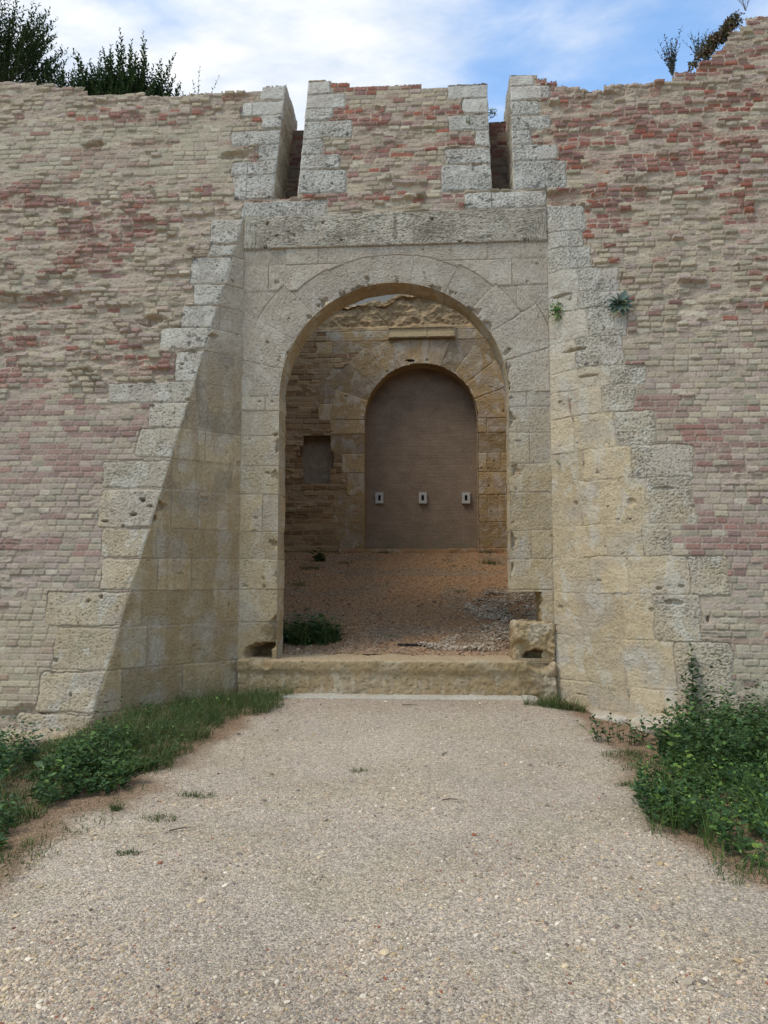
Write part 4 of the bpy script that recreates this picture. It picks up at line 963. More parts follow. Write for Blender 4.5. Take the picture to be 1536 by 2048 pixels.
# ================================================================== plants
class Plant:
    def __init__(s): s.V = []; s.F = []; s.C = []; s.n = 0; s.SV = []; s.SF = []; s.sn = 0
    def leaves(s, p, d, nrm, L, W, col, fold=.25, curl=.15):
        """vectorised folded leaves: p base, d direction, nrm upper normal"""
        p = np.asarray(p, float); d = d/np.linalg.norm(d, axis=1, keepdims=True)
        side = np.cross(d, nrm); side /= np.maximum(np.linalg.norm(side, axis=1, keepdims=True), 1e-6); up = np.cross(side, d)
        L = L[:, None]; W = W[:, None]; n = len(p)
        v = np.stack([p, p+d*L*.32+side*W*.5+up*W*fold, p+d*L*.32-side*W*.5+up*W*fold, p+d*L*.70+side*W*.38+up*(W*fold-L*curl*.4), p+d*L*.70-side*W*.38+up*(W*fold-L*curl*.4),
                      p+d*L*.35, p+d*L*.70-up*L*curl*.5, p+d*L-up*L*curl], 1)
        f = np.array([[0, 1, 5], [0, 5, 2], [1, 3, 6], [1, 6, 5], [5, 6, 4], [5, 4, 2], [3, 7, 6], [6, 7, 4]])
        s.V.append(v.reshape(-1, 3)); s.F.append((f[None]+(np.arange(n)*8)[:, None, None]+s.n).reshape(-1, 3)); s.n += n*8
        s.C.append(np.repeat(col, 8, 0))
    def blades(s, p, h, w, lean, col, droop=.5, segs=4):
        n = len(p); a = RNG.random(n)*6.283; wd = np.stack([np.cos(a), np.sin(a), 0*a], -1)
        ld = np.stack([np.cos(lean[0]), np.sin(lean[0]), 0*a], -1); amt = lean[1]
        V = []
        for k in range(segs+1):
            t = k/segs; c = p+np.array([0, 0, 1])*(h*(t-droop*amt*t*t*.6))[:, None]+ld*(h*amt*t*t)[:, None]
            ww = (w*(1-t**1.6)*.5+.0002)[:, None]
            V += [c-wd*ww, c+wd*ww]
        v = np.stack(V, 1); f = []
        for k in range(segs): f.append([2*k, 2*k+1, 2*k+3, 2*k+2])
        tri = []
        for q in f: tri += [[q[0], q[1], q[2]], [q[0], q[2], q[3]]]
        tri = np.array(tri); m = 2*(segs+1)
        s.V.append(v.reshape(-1, 3)); s.F.append((tri[None]+(np.arange(n)*m)[:, None, None]+s.n).reshape(-1, 3)); s.n += n*m; s.C.append(np.repeat(col, m, 0))
    def stem(s, pts, r0, r1):
        pts = np.asarray(pts, float); k = 4; n = len(pts); V = []
        for i, p in enumerate(pts):
            d = pts[min(i+1, n-1)]-pts[max(i-1, 0)]; d = d/(np.linalg.norm(d)+1e-9); a = np.cross(d, [.3, .9, .2]); a /= np.linalg.norm(a)+1e-9; b = np.cross(d, a); r = r0+(r1-r0)*i/(n-1)
            for j in range(k): t = j*math.pi/2; V.append(p+r*(math.cos(t)*a+math.sin(t)*b))
        F_ = []
        for i in range(n-1):
            for j in range(k): F_.append([i*k+j, i*k+(j+1) % k, (i+1)*k+(j+1) % k, (i+1)*k+j])
        s.SV.append(np.array(V)); s.SF.append(np.array(F_)+s.sn); s.sn += len(V)
    def build(s, name, loc=None, label=None, cat=None, group=None, kind=None, fname='foliage', sname='stem', leafmat=None, smat=None):
        if kind == 'stuff':
            V = np.concatenate(s.V); o = mesh_np(name, V, np.concatenate(s.F), leafmat or M_LEAF, None, np.concatenate(s.C)); return tag(o, label, None, group, kind)
        root = empty(name, loc, label, cat, group)
        if s.V: mesh_np(fname, np.concatenate(s.V), np.concatenate(s.F), leafmat or M_LEAF, root, np.concatenate(s.C))
        if s.SV: mesh_np(sname, np.concatenate(s.SV), np.concatenate(s.SF), smat or M_TWIG, root)
        return root
def rcol(n, base, var=.25, alt=None, pa=.2):
    c = np.broadcast_to(lin(base), (n, 3))*(1-var+2*var*RNG.random(n))[:, None]
    if alt is not None: k = RNG.random(n) < pa; c = np.where(k[:, None], lin(alt)*(1-var+2*var*RNG.random(n))[:, None], c)
    return c
def unit(n):
    v = RNG.normal(size=(n, 3)); return v/np.linalg.norm(v, axis=1, keepdims=True)
def shoots(P, base, hs, lean, leafL, leafW, spacing, col, alt, bare=.3, stemr=.006, open_=.7):
    """upright leafy shoots such as bay laurel throws"""
    ps = []; ds = []; Ls = []
    for b, h, ln in zip(base, hs, lean):
        n = 7; t = np.linspace(0, 1, n)[:, None]; wob = .03*h*np.cumsum(RNG.normal(size=(n, 3)), 0)*.4; wob[:, 2] = 0; wob[0] = 0
        pts = b+np.array([0, 0, 1])*h*t+np.array([ln[0], ln[1], 0])*h*t**1.5+wob; P.stem(pts, stemr, stemr*.3)
        k = int(h*(1-bare)/spacing); tt = bare+(1-bare)*np.linspace(0, 1, max(k, 2)); ang = np.arange(len(tt))*2.4+RNG.random()*6
        pp = np.stack([np.interp(tt, t[:, 0], pts[:, i]) for i in range(3)], -1)
        up = .55+.7*(tt > .93)+.35*RNG.random(len(tt)); d = np.stack([np.cos(ang)*open_, np.sin(ang)*open_, up], -1)
        ps.append(pp); ds.append(d); Ls.append(leafL*(.7+.5*RNG.random(len(tt)))*np.where(tt > .93, .7, 1))
    p = np.concatenate(ps); d = np.concatenate(ds); L = np.concatenate(Ls); n = len(p)
    nrm = np.stack([-d[:, 0]*.6, -d[:, 1]*.6, np.ones(n)], -1)+.25*RNG.normal(size=(n, 3))
    P.leaves(p, d, nrm, L, L*leafW/leafL*(.8+.4*RNG.random(n)), rcol(n, col, .3, alt, .15))
DK = (.19, .27, .14); DK2 = (.28, .37, .18)
def top_left():
    # big evergreen filling the corner
    P = Plant(); c = at_y(15, 150, 10.8); zb = 7.3; tr = np.array([c[0]-.05, 10.8, zb])
    P.stem([tr, tr+[.02, 0, .8], tr+[0, .05, 1.8], tr+[.05, 0, 2.9]], .07, .02)
    base = []; hs = []; ln = []
    for i in range(760):
        z = RNG.random()**.8; R = .98*(1-z*.5); a = RNG.random()*6.283; r = R*math.sqrt(RNG.random()); b = tr+[math.cos(a)*r, math.sin(a)*r*.8, .25+z*2.2]
        out = np.array([math.cos(a), math.sin(a)])*(.5+.5*RNG.random())
        if i % 9 == 0: P.stem([tr+[0, 0, .2+z*1.9], (tr+b)/2+[0, 0, z+.2], b], .018, .005)
        base.append(b); hs.append(.30+.32*RNG.random()); ln.append(out*.9)
    shoots(P, base, hs, ln, .062, .026, .018, DK, DK2, bare=.05, stemr=.004, open_=.9)
    P.build('evergreen_tree', tr, 'tall dark evergreen tree with drooping sprays, leftmost above the wall', 'tree', fname='crown', sname='trunk')
    def bush(px, w, zt, Y, ns, lab, name='laurel_bush', seedh=.3):
        P = Plant(); c = at_y(px, 180, Y); root = np.array([c[0], Y, 7.25]); base = []; hs = []; ln = []
        for i in range(ns):
            a = RNG.random()*6.283; q = math.sqrt(RNG.random()); x = math.cos(a)*q; y = math.sin(a)*q
            env = (zt-7.25)*(math.sqrt(max(0, 1-q*q*.85)))
            b = root+[x*w*.8, y*w*.55, 0.1]; hgt = env*(.74+.30*RNG.random())
            if RNG.random() < .035: hgt = hgt*1.04+.18
            base.append(b+[0, 0, hgt*.35*RNG.random()]); hs.append(max(.25, hgt*.88)); ln.append((x*.18*w+.10*RNG.normal(), y*.12*w+.1*RNG.normal()))
        shoots(P, base, hs, ln, .068, .030, .019, DK, DK2, bare=.2, stemr=.005, open_=.85)
        P.build(name, root, lab, 'bush', fname='foliage', sname='stems')
    bush(245, .98, 8.92, 10.4, 560, 'dense rounded laurel bush with upright shoots above the brick wall')
    bush(140, .66, 9.12, 10.9, 300, 'narrow taller laurel bush between the evergreen tree and the rounded bush')
top_left()
def wispy(name, px, py, Y, zb, h, n, leaf, lab, cat='plant', col=(.30, .38, .22), spread=.5, alt=None, bare=.25, lw=.4, group=None, sp=None, r=.0028):
    P = Plant(); b0 = at_y(px, py, Y); root = np.array([b0[0], Y, zb if zb is not None else b0[2]]); base = []; hs = []; ln = []
    for i in range(n):
        a = RNG.random()*6.283; s_ = spread*RNG.random()**.5; base.append(root+np.array([math.cos(a), math.sin(a)*.5, 0])*.02*h); hs.append(h*(.45+.55*RNG.random())); ln.append((math.cos(a)*s_, math.sin(a)*s_*.5))
    shoots(P, base, hs, ln, leaf, leaf*lw, sp or leaf*.55, col, alt or (.40, .46, .28), bare=bare, stemr=r)
    return P.build(name, root, lab, cat, group, fname='foliage', sname='stem')
wispy('seedling', 398, 188, 9.2, 7.3, .66, 11, .036, 'sparse twiggy seedling growing on the wall crest right of the laurel bush', spread=.65, col=(.34, .38, .28), bare=.35)
wispy('wild_shrub', 1345, 160, 9.2, 7.66, .56, 26, .040, 'small blue-green wild shrub on the crest where the right wall begins to rise', col=(.26, .34, .28), spread=.55, alt=(.48, .36, .36), bare=.06)
wispy('wild_shrub', 1398, 130, 9.2, 7.85, .36, 20, .034, 'low blue-green tuft just under the overgrown stepped brick edge', col=(.24, .32, .27), spread=.7)
wispy('grass_tuft', 1492, 40, 9.1, 8.4, .35, 8, .02, 'faint dry twigs on the topmost corner of the wall', col=(.48, .46, .40), spread=.8, bare=.4)
def ivy():
    P = Plant(); n = 1700; t = np.clip(RNG.random(n)**.8+.10*RNG.normal(size=n), -.1, 1.02)
    a = at_front(1408, 118); b = at_front(1488, 40); root = (a+b)/2
    p = a+(b-a)*t[:, None]+np.stack([-.02-.09*RNG.random(n), .02+.16*RNG.random(n), .03+.10*RNG.random(n)-.02], -1)+unit(n)*.035+np.stack([.05*fbm(t*6, t*0, 3, 220), 0*t, .07*fbm(t*7, t*0+3, 3, 221)], -1)
    d = unit(n); d[:, 2] -= .2; P.leaves(p, d, unit(n)+[0, -1, .8], .030+.02*RNG.random(n), .018+.012*RNG.random(n), rcol(n, (.34, .33, .20), .3, (.42, .32, .22), .4))
    for i in range(46):
        q = a+(b-a)*RNG.random()+[-.06, .08, .05]; P.stem([q, q+unit(1)[0]*.10+[0, 0, .03], q+unit(1)[0]*.16+[0, 0, -.02]], .004, .002)
    q = at_front(1428, 92)+[0, .05, 0]; P.stem([q+[.06*math.cos(t)-.03, 0, .07*math.sin(t)] for t in np.linspace(-.6, 4.2, 12)], .008, .006)
    for px, py in ((1449, 62), (1464, 62)):
        q = at_front(px, py+18)+[0, .05, 0]; P.stem([q, q+[.0, 0, .09], q+[.005, 0, .20]], .008, .003)
    P.build('creeper', root, 'brownish overgrown creeper with curled stems on the stepped brick edge', 'plant')
ivy()
def wall_plants():
    # grey mullein rosette
    a, b = LUT_R(1237, 612); q = at_front(1237, 612); P = Plant()
    dd = np.hypot(SR['u']-a, SR['v']-b); k = np.argmin(dd); pos = SR['P'].reshape(-1, 3)[k]+[-.0, -.05, 0]
    n = 26; an = np.linspace(0, 6.283*2.2, n)+RNG.random(n)*.3; t = np.linspace(.35, 1, n)
    d = np.stack([np.cos(an)*t, -(.9-.55*t), np.sin(an)*t*.75-.1], -1); L = .10+.075*t
    P.leaves(np.repeat(pos[None], n, 0), d, np.stack([-np.cos(an)*.5, -np.ones(n), np.abs(np.sin(an))*.3+.5], -1), L, L*.42, rcol(n, (.36, .42, .36), .25, (.52, .56, .42), .15), fold=.12, curl=.25)
    P.build('rosette_plant', pos, 'grey-green rosette plant growing out of the right quoin stones', 'plant', fname='leaves')
    def tuft(px, py, n, r, leaf, col, lab, name='wall_plant', drop=.5, surf='R', Y=None):
        if surf == 'R':
            m = SR; xx, yy = project(m['P'][::4, ::4]); k = np.argmin((xx-px)**2+(yy-py)**2); pos = m['P'][::4, ::4].reshape(-1, 3)[k]+[0, -.03, 0]
        elif Y is not None: pos = at_y(px, py, Y)
        else: pos = at_front(px, py)+[0, -.02, 0]
        P = Plant(); off = unit(n)*r*RNG.random((n, 1))**.5; off[:, 1] = -np.abs(off[:, 1])*.6; off[:, 2] -= drop*r*RNG.random(n)
        p = pos+off; d = unit(n)+[0, -.5, -.2]; P.leaves(p, d, unit(n)*.5+[0, -1, .7], leaf*(.6+.6*RNG.random(n)), leaf*.8*(.6+.5*RNG.random(n)), rcol(n, col, .3, (.46, .58, .22), .25), fold=.1)
        for i in range(0, n, 6): P.stem([pos+[0, .04, 0], pos+off[i]*.5+[0, -.01, .01], p[i]], .002, .001)
        P.build(name, pos, lab, 'plant', fname='leaves')
    tuft(1113, 618, 120, .115, .032, (.30, .46, .16), 'bright green leafy plant hanging from a crack left of the rosette')
    tuft(1113, 925, 16, .04, .016, (.36, .42, .22), 'tiny green sprig in a joint of the right cheek, far below the bright green plant', drop=.2)
    tuft(984, 226, 60, .075, .028, (.20, .30, .15), 'dark green tuft sprouting at the top of the right wall slot', surf='Y', Y=9.38)
    tuft(938, 242, 22, .05, .02, (.34, .40, .24), 'small dry tuft on a pitted stone beside the right wall slot', surf='F')
wall_plants()

def in_poly(px, py, poly):
    ins = np.zeros(len(px), bool); j = len(poly)-1
    for i in range(len(poly)):
        (xi, yi), (xj, yj) = poly[i], poly[j]; m = ((yi > py) != (yj > py)) & (px < (xj-xi)*(py-yi)/(yj-yi+1e-9)+xi); ins ^= m; j = i
    return ins
def wallY(X, z=0.05):
    """where masonry starts at ground level"""
    return np.where(X < -3.42, 7.35, np.where(X < -2.23, np.interp(X, [-3.45, -2.23], [7.38, 8.5]), np.where(X < 1.31, 8.38, np.interp(X, [1.31, 1.75, 2.15, 2.9], [8.48, 7.95, 7.55, 7.36]))))
def scatter(poly, n, gz=ground_z, court=False, zz=0.0):
    W = np.array([at_z(x, y, zz)[:2] for x, y in poly]); lo = W.min(0); hi = W.max(0)
    X = lo[0]+RNG.random(n)*(hi[0]-lo[0]); Y = lo[1]+RNG.random(n)*(hi[1]-lo[1])
    ox = .16*fbm(X*2.6, Y*2.6, 4, 230)*(.4 if court else 1); oy = .20*fbm(X*2.6+7, Y*2.6, 4, 231)*(.4 if court else 1)
    k = in_poly(X+ox, Y+oy, W)
    k &= RNG.random(n) < np.clip(.8+1.1*fbm(X*3.4, Y*3.4, 3, 232), .1, 1)
    if not court: k &= Y < wallY(X)-.01
    X, Y = X[k], Y[k]; return np.stack([X, Y, gz(X.astype(f32), Y.astype(f32))], -1)
def grass_mass(P, pts, h, w, col, alt, lean=.7, hn=None):
    n = len(pts); cl = fbm(pts[:, 0]*4.5, pts[:, 1]*4.5, 3, 210); cl = cl if n > 450 else cl*.2; keep = (RNG.random(n) < np.clip(.75+1.1*cl, .2, 1)) | (n < 450); pts = pts[keep]; cl = cl[keep]; n = len(pts)
    hh = h*(.30+.85*RNG.random(n)**1.3)*(1+.9*cl)
    P.blades(pts, hh, w*(.7+.6*RNG.random(n)), (6.283*fbm(pts[:, 0]*5, pts[:, 1]*5, 2, 212)+1.8*RNG.normal(size=n), lean*(.3+2.2*RNG.random(n)**1.5)), rcol(n, col, .32, alt, .22))
def weed_mass(P, pts, h, leaf, col, alt, nl=12, stems=True, lw=.62):
    base = pts; n = len(pts); hh = h*(.35+.7*RNG.random(n)+.5*(RNG.random(n) < .06))*(1+.8*fbm(pts[:, 0]*3, pts[:, 1]*3, 3, 211))
    t = RNG.random((n, nl))**.75; a = np.arange(nl)[None]*2.4+RNG.random((n, 1))*6; ln = (RNG.random((n, 2))-.5)*.6
    p = base[:, None, :]+np.stack([ln[:, :1]*hh[:, None]*t, ln[:, 1:]*hh[:, None]*t, hh[:, None]*t], -1)
    d = np.stack([np.cos(a), np.sin(a), .25+.5*RNG.random((n, nl))], -1); off = .35*leaf; p = p+d*off*RNG.random((n, nl, 1))
    nrm = np.stack([-.3*np.cos(a), -.3*np.sin(a), np.ones_like(a)], -1)+.35*RNG.normal(size=(n, nl, 3))
    L = leaf*(.45+.8*RNG.random((n, nl)))*(1.15-.5*t)*(.55+1.0*RNG.random((n, 1))**1.4); m = n*nl
    lw = np.repeat(lw*(.6+.6*RNG.random(n)), nl)
    P.leaves(p.reshape(m, 3), d.reshape(m, 3), nrm.reshape(m, 3), L.ravel(), L.ravel()*lw, rcol(m, col, .30, alt, .2)*np.repeat((.65+.7*RNG.random((n, 1)))*np.array([[1, 1, 1]])+RNG.random((n, 1))**4*np.array([[.9, .5, .1]]), nl, 0), fold=.14)
GR = (.275, .35, .16); GR2 = (.46, .46, .25); WD = (.23, .33, .17); WD2 = (.34, .44, .21)
def verges():
    P = Plant()
    grass_mass(P, scatter([(215, 1450), (330, 1400), (430, 1375), (520, 1380), (600, 1394), (545, 1432), (460, 1450), (385, 1500), (320, 1545), (250, 1560), (200, 1530)], 34000), .20, .0036, GR, GR2, .8)
    grass_mass(P, scatter([(-60, 1470), (100, 1450), (215, 1450), (260, 1560), (150, 1590), (60, 1640), (0, 1700), (-120, 1770), (-300, 1700)], 24000), .13, .0050, GR, GR2, .8)
    grass_mass(P, scatter([(0, 1700), (60, 1660), (110, 1720), (0, 1760), (-100, 1800), (-200, 1760)], 2600), .07, .004, GR, GR2, 1.0)
    grass_mass(P, scatter([(80, 1640), (215, 1590), (300, 1560), (235, 1640), (120, 1690)], 500), .05, .004, GR, GR2, 1.1)
    weed_mass(P, scatter([(215, 1450), (330, 1400), (430, 1375), (520, 1385), (460, 1440), (385, 1500), (320, 1545), (200, 1530)], 260), .20, .040, WD, WD2, 9)
    P.build('verge_grass', kind='stuff', label='long dark green grass along the foot of the left buttress')
    P = Plant()
    weed_mass(P, scatter([(70, 1560), (150, 1500), (255, 1480), (300, 1540), (235, 1590), (120, 1610), (60, 1620)], 1200), .18, .050, WD, WD2, 10)
    weed_mass(P, scatter([(-80, 1500), (0, 1480), (50, 1500), (60, 1560), (0, 1580), (-80, 1590)], 1000), .30, .045, (.20, .32, .18), WD2, 12)
    weed_mass(P, scatter([(-120, 1640), (0, 1600), (30, 1650), (0, 1700), (-100, 1730)], 700), .12, .035, WD, WD2, 9)
    P.build('broadleaf_weeds', kind='stuff', label='low broadleaf weeds spreading in front of the left buttress')
    P = Plant()
    weed_mass(P, scatter([(1310, 1490), (1400, 1452), (1536, 1440), (1800, 1440), (1800, 1560), (1536, 1560), (1330, 1560)], 3800), .36, .050, WD, WD2, 14)
    weed_mass(P, scatter([(1300, 1560), (1420, 1540), (1800, 1540), (1800, 1730), (1536, 1745), (1420, 1700), (1320, 1655), (1275, 1630)], 3000), .19, .040, WD, (.42, .54, .24), 11)
    weed_mass(P, scatter([(1275, 1590), (1320, 1580), (1330, 1640), (1285, 1640)], 120), .16, .04, (.22, .34, .22), WD2, 10)
    P.build('weed_thicket', kind='stuff', label='thick mass of broadleaf weeds against the right foot of the wall')
    P = Plant()
    grass_mass(P, scatter([(1300, 1550), (1420, 1500), (1700, 1480), (1700, 1740), (1536, 1760), (1400, 1720), (1290, 1650)], 13000), .22, .0045, (.30, .40, .18), (.44, .52, .22), .6)
    grass_mass(P, scatter([(1200, 1500), (1300, 1500), (1320, 1540), (1230, 1540)], 900), .05, .004, GR, GR2, 1.0)
    grass_mass(P, scatter([(1380, 1700), (1536, 1730), (1700, 1760), (1700, 1800), (1480, 1770)], 900), .05, .004, GR, GR2, 1.0)
    P.build('verge_grass', kind='stuff', label='grass blades rising among the weeds of the right verge')
verges()
def tuft_at(px, py, n, h, rx, ry, label, name='grass_tuft', col=GR, alt=GR2, leafy=0, z=0.0, gz=ground_z, Yfix=None, group=None, w=.004):
    c = at_z(px, py, z) if Yfix is None else at_y(px, py, Yfix)
    a = RNG.random(n)*6.283; q = RNG.random(n)**.6; X = c[0]+np.cos(a)*q*rx; Y = c[1]+np.sin(a)*q*ry
    pts = np.stack([X, Y, gz(X.astype(f32), Y.astype(f32))], -1); P = Plant(); grass_mass(P, pts, h, w, col, alt, .9)
    if leafy: weed_mass(P, pts[:leafy], h*.8, h*.22, WD, WD2, 7)
    return P.build(name, (c[0], c[1], float(gz(f32(c[0]), f32(c[1])))), label, 'grass tuft' if name == 'grass_tuft' else 'weed', group, fname='blades')
tuft_at(1112, 1424, 900, .17, .33, .12, 'bushy grass tuft at the foot of the right cheek beside the step')
tuft_at(395, 1586, 130, .05, .13, .07, 'small flat grass tuft on the gravel near the left verge', group='grass tufts on the path')
tuft_at(318, 1634, 110, .05, .12, .06, 'flat grass tuft on the gravel, next one towards the viewer from the left verge', group='grass tufts on the path')
tuft_at(256, 1702, 70, .035, .06, .04, 'smallest dark tuft on the gravel at lower left', group='grass tufts on the path', leafy=14)
tuft_at(717, 1540, 60, .035, .07, .05, 'lone dark tuft in the middle of the gravel path', group='grass tufts on the path', leafy=14)
tuft_at(232, 1618, 50, .08, .04, .03, 'thin upright sprig on the brown earth left of the path', leafy=5)
tuft_at(1250, 1566, 60, .05, .07, .05, 'small tuft at the gravel edge left of the right thicket', leafy=8)
tuft_at(590, 1388, 60, .05, .12, .04, 'short grass beside the left end of the pale foundation slab')
# courtyard plants
def court_pt(px, py):
    for Y in np.arange(8.9, 16.4, .02):
        p = at_y(px, py, Y)
        if p[2] <= court_z(f32(p[0]), f32(Y))+.001: return p, Y
    return at_y(px, py, 16.3), 16.3
def court_tuft(px, py, n, h, rx, ry, label, leafy=0, name='grass_tuft', col=GR, group=None):
    p, Y = court_pt(px, py); return tuft_at(px, py, n, h, rx, ry, label, name, col=col, leafy=leafy, gz=court_z, Yfix=Y, group=group, w=.005)
court_tuft(612, 1284, 1900, .34, .42, .22, 'large dark grass clump just inside the gateway on the left', leafy=220, col=(.22, .32, .16))
G = 'weeds in the courtyard'
court_tuft(640, 1122, 90, .34, .10, .08, 'taller dark weed near the courtyard rubble wall on the left', leafy=30, group=G)
court_tuft(618, 1138, 110, .12, .22, .12, 'low dark weed in front of the taller one at the left of the courtyard', leafy=30, group=G)
court_tuft(690, 1128, 70, .09, .18, .08, 'low weed on the red earth left of the blocked arch sill', leafy=16, group=G)
court_tuft(978, 1128, 130, .14, .22, .12, 'green weed on the red earth right of the blocked arch sill', leafy=30, group=G)
court_tuft(975, 1104, 80, .12, .20, .06, 'weed growing against the sill at the right jamb of the blocked arch', leafy=12, group=G)
court_tuft(922, 1184, 110, .05, .13, .08, 'tiny tuft on the red earth above the spilled gravel', group=G)
court_tuft(785, 1274, 50, .04, .07, .05, 'tiny green tuft left of the drain grate', group=G)
court_tuft(600, 1172, 80, .16, .14, .12, 'thin wispy weed in the left half of the courtyard slope', group=G)
court_tuft(908, 1133, 70, .045, .08, .05, 'tiny tuft on the earth below the right wall plate', group=G)
court_tuft(768, 1103, 110, .10, .15, .04, 'short weed rooted on the sill below the middle wall plate', group=G)
# tall weed and side weed on the right
def weed_plant(px, py, h, ns, leaf, lab, z=-.05, spread=.4, col=WD, br=.03):
    P = Plant(); c = at_z(px, py, z); root = np.array([c[0], c[1], float(ground_z(f32(c[0]), f32(c[1])))]); base = []; hs = []; ln = []
    for i in range(ns):
        a = RNG.random()*6.283; s_ = spread*RNG.random(); base.append(root+np.array([math.cos(a), math.sin(a)*.7, 0])*br*RNG.random()**.5); hs.append(h*(.55+.45*RNG.random()) if i else h); ln.append((math.cos(a)*s_*(i > 0), math.sin(a)*s_*(i > 0)))
    shoots(P, base, hs, ln, leaf, leaf*.62, leaf*.6, col, WD2, bare=.1, stemr=.003, open_=1.1)
    P.build('weed', root, lab, 'weed', fname='leaves')
weed_plant(1384, 1452, .80, 5, .075, 'tallest weed rising above the right thicket against the pale quoin stones', spread=.12)
weed_plant(1245, 1492, .20, 26, .05, 'leafy weed spreading in front of the pale footing stone on the right', spread=.9, br=.24)
weed_plant(1440, 1445, .52, 4, .05, 'upright weed at the brick wall above the right thicket', spread=.2)

# drain grate and twigs
def grate():
    p, Y = court_pt(822, 1292); z = float(court_z(f32(p[0]), f32(Y))); r = empty('drain_grate', (p[0], Y, z), 'small dark metal drain grate just behind the threshold step', 'drain grate')
    m = mat_plain('dark_metal', (.12, .11, .10), rough=.5, metal=.6, bump=.001); L = .155
    boxes('frame', [((p[0]-L, Y-.05, z), (p[0]+L, Y-.04, z+.022)), ((p[0]-L, Y+.04, z), (p[0]+L, Y+.05, z+.022)), ((p[0]-L-.01, Y-.05, z), (p[0]-L, Y+.05, z+.022)), ((p[0]+L, Y-.05, z), (p[0]+L+.01, Y+.05, z+.022))], m, r)
    boxes('bars', [((p[0]-L+.004+k*.03, Y-.04, z+.004), (p[0]-L+.014+k*.03, Y+.04, z+.02)) for k in range(10)], m, r)
grate()
for (x, y, L, a, lab) in ((820, 1424, .16, .1, 'thin brown twig on the gravel below the pale foundation slab'), (890, 1505, .12, 1.2, 'short grey twig on the path right of the lone dark tuft'), (362, 1656, .13, .5, 'dark twig lying on the gravel right of the flat left tufts'), (900, 1602, .10, .2, 'small dark twig in the centre of the path')):
    P = Plant(); c = at_z(x, y, 0); g = float(ground_z(f32(c[0]), f32(c[1])))+.012; d = np.array([math.cos(a), math.sin(a), 0])*L/2
    P.stem([c-d+[0, 0, g-c[2]], c+[.005, .008, g-c[2]+.004], c+d*.6+[0, -.006, g-c[2]+.002], c+d+[0, 0, g-c[2]]], .005, .002)
    P.build('twig', (c[0], c[1], g), lab, 'twig', 'twigs on the path')

# ================================================================== light and sky
SUN_EL, SUN_AZ = math.radians(57), math.radians(-56)   # azimuth from -Y (behind the viewer) towards -X
sd = np.array([math.sin(SUN_AZ)*math.cos(SUN_EL), -math.cos(SUN_AZ)*math.cos(SUN_EL), math.sin(SUN_EL)])
ld = bpy.data.lights.new('sun', 'SUN'); lo_ = bpy.data.objects.new('sun', ld); COL.objects.link(lo_)
import mathutils
lo_.rotation_euler = mathutils.Vector(sd).to_track_quat('Z', 'Y').to_euler()
ld.energy = 1.45; ld.angle = math.radians(20); ld.color = (1, .95, .87)
w = bpy.data.worlds.new('World'); sc.world = w; w.use_nodes = True
N, L = w.node_tree.nodes, w.node_tree.links
for n_ in list(N): N.remove(n_)
out = N.new('ShaderNodeOutputWorld'); bg = N.new('ShaderNodeBackground'); sky = N.new('ShaderNodeTexSky'); sky.sky_type = 'NISHITA'; sky.sun_disc = False
sky.sun_elevation = SUN_EL; sky.sun_rotation = math.atan2(sd[0], sd[1]); sky.air_density = 1.0; sky.dust_density = .3; sky.ozone_density = 3.0
tc = N.new('ShaderNodeTexCoord'); sep = N.new('ShaderNodeSeparateXYZ'); L.new(tc.outputs['Generated'], sep.inputs[0])
def math_(op, a, b=None, clamp=False):
    n = N.new('ShaderNodeMath'); n.operation = op; n.use_clamp = clamp
    for i, v in enumerate((a, b)):
        if v is None: continue
        if isinstance(v, (int, float)): n.inputs[i].default_value = v
        else: L.new(v, n.inputs[i])
    return n.outputs[0]
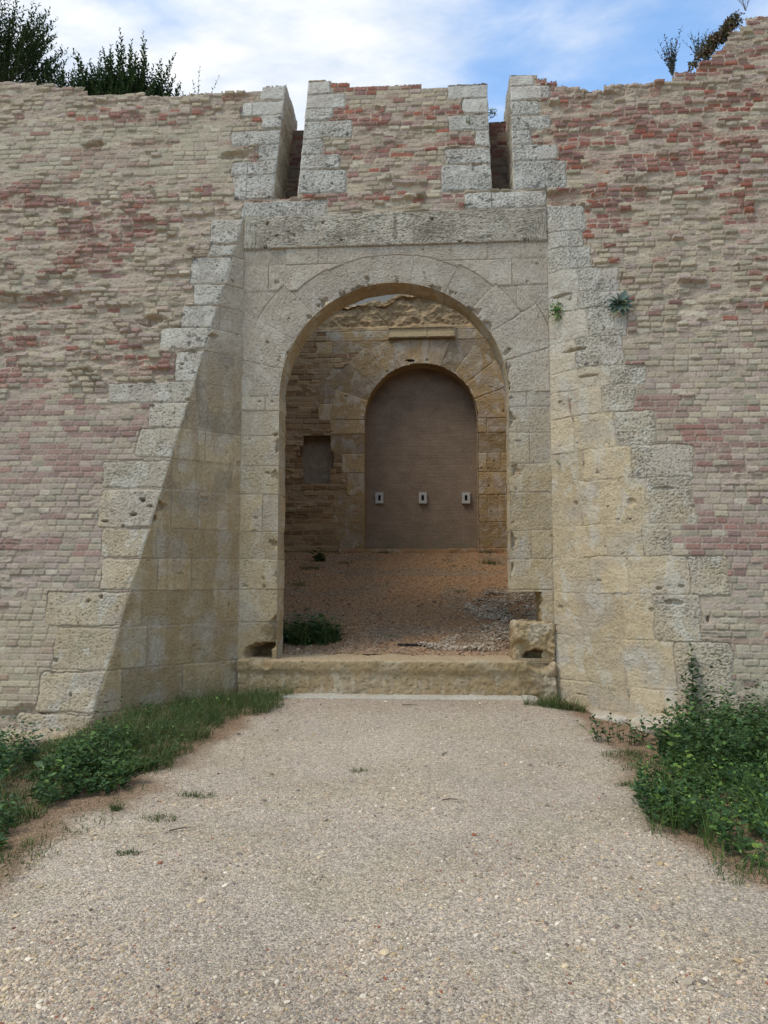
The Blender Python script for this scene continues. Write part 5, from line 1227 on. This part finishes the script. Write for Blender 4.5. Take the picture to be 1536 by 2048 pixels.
# clouds live on a flat layer overhead
zc = math_('MAXIMUM', sep.outputs['Z'], .05); cb = N.new('ShaderNodeCombineXYZ')
L.new(math_('DIVIDE', sep.outputs['X'], zc), cb.inputs[0]); L.new(math_('DIVIDE', sep.outputs['Y'], zc), cb.inputs[1])
mp = N.new('ShaderNodeMapping'); mp.inputs['Location'].default_value = (3.3, 1.7, 0); mp.inputs['Rotation'].default_value = (0, 0, .5); mp.inputs['Scale'].default_value = (2.6, 4.2, 1); L.new(cb.outputs[0], mp.inputs[0])
nz = N.new('ShaderNodeTexNoise'); nz.inputs['Scale'].default_value = 1.0; nz.inputs['Detail'].default_value = 8; nz.inputs['Roughness'].default_value = .58; nz.inputs['Distortion'].default_value = .3; L.new(mp.outputs[0], nz.inputs[0])
def blob(px, py, rad, amp):
    r = ray(px, py); r = r/np.linalg.norm(r); dt = N.new('ShaderNodeVectorMath'); dt.operation = 'DOT_PRODUCT'; nm = N.new('ShaderNodeVectorMath'); nm.operation = 'NORMALIZE'
    L.new(tc.outputs['Generated'], nm.inputs[0]); L.new(nm.outputs[0], dt.inputs[0]); dt.inputs[1].default_value = r
    c = math.cos(math.radians(rad)); m = N.new('ShaderNodeMapRange'); m.interpolation_type = 'SMOOTHSTEP'; m.inputs['From Min'].default_value = c; m.inputs['From Max'].default_value = 1; m.inputs['To Max'].default_value = amp; m.inputs['To Min'].default_value = 0
    L.new(dt.outputs['Value'], m.inputs['Value']); return m.outputs[0]
f = nz.outputs['Fac']
for b in ((960, 190, 10, -.14), (900, 130, 7, -.08), (1200, 110, 12, -.06), (1320, 160, 9, -.04), (200, 40, 18, .22), (660, 20, 12, .20), (790, 120, 6, .12), (1040, 20, 8, .12)): f = math_('ADD', f, blob(*b))
cr = N.new('ShaderNodeMapRange'); cr.interpolation_type = 'SMOOTHSTEP'; cr.inputs['From Min'].default_value = .24; cr.inputs['From Max'].default_value = .82; cr.inputs['To Min'].default_value = .16; L.new(f, cr.inputs['Value'])
nz2 = N.new('ShaderNodeTexNoise'); nz2.inputs['Scale'].default_value = 2.2; nz2.inputs['Detail'].default_value = 6; nz2.inputs['Roughness'].default_value = .55; L.new(mp.outputs[0], nz2.inputs[0])
cm_ = N.new('ShaderNodeMapRange'); cm_.inputs['From Min'].default_value = .35; cm_.inputs['From Max'].default_value = .65; L.new(nz2.outputs['Fac'], cm_.inputs['Value'])
cc_ = N.new('ShaderNodeMix'); cc_.data_type = 'RGBA'; cc_.inputs['A'].default_value = (3.9, 4.35, 5.0, 1); cc_.inputs['B'].default_value = (5.4, 5.5, 5.6, 1); L.new(cm_.outputs[0], cc_.inputs['Factor'])
mx = N.new('ShaderNodeMix'); mx.data_type = 'RGBA'; L.new(cr.outputs[0], mx.inputs['Factor']); sb = N.new('ShaderNodeVectorMath'); sb.operation = 'MULTIPLY'; sb.inputs[1].default_value = (1.05, 1.48, 1.62); L.new(sky.outputs[0], sb.inputs[0]); L.new(sb.outputs['Vector'], mx.inputs['A']); L.new(cc_.outputs['Result'], mx.inputs['B'])
L.new(mx.outputs['Result'], bg.inputs['Color']); bg.inputs['Strength'].default_value = .15; L.new(bg.outputs[0], out.inputs[0])
sc.view_settings.view_transform = 'Standard'; sc.view_settings.look = 'None'; sc.view_settings.gamma = 1; sc.view_settings.exposure = 0.38
sc.cycles.max_bounces = 6; sc.cycles.diffuse_bounces = 4; sc.cycles.glossy_bounces = 2
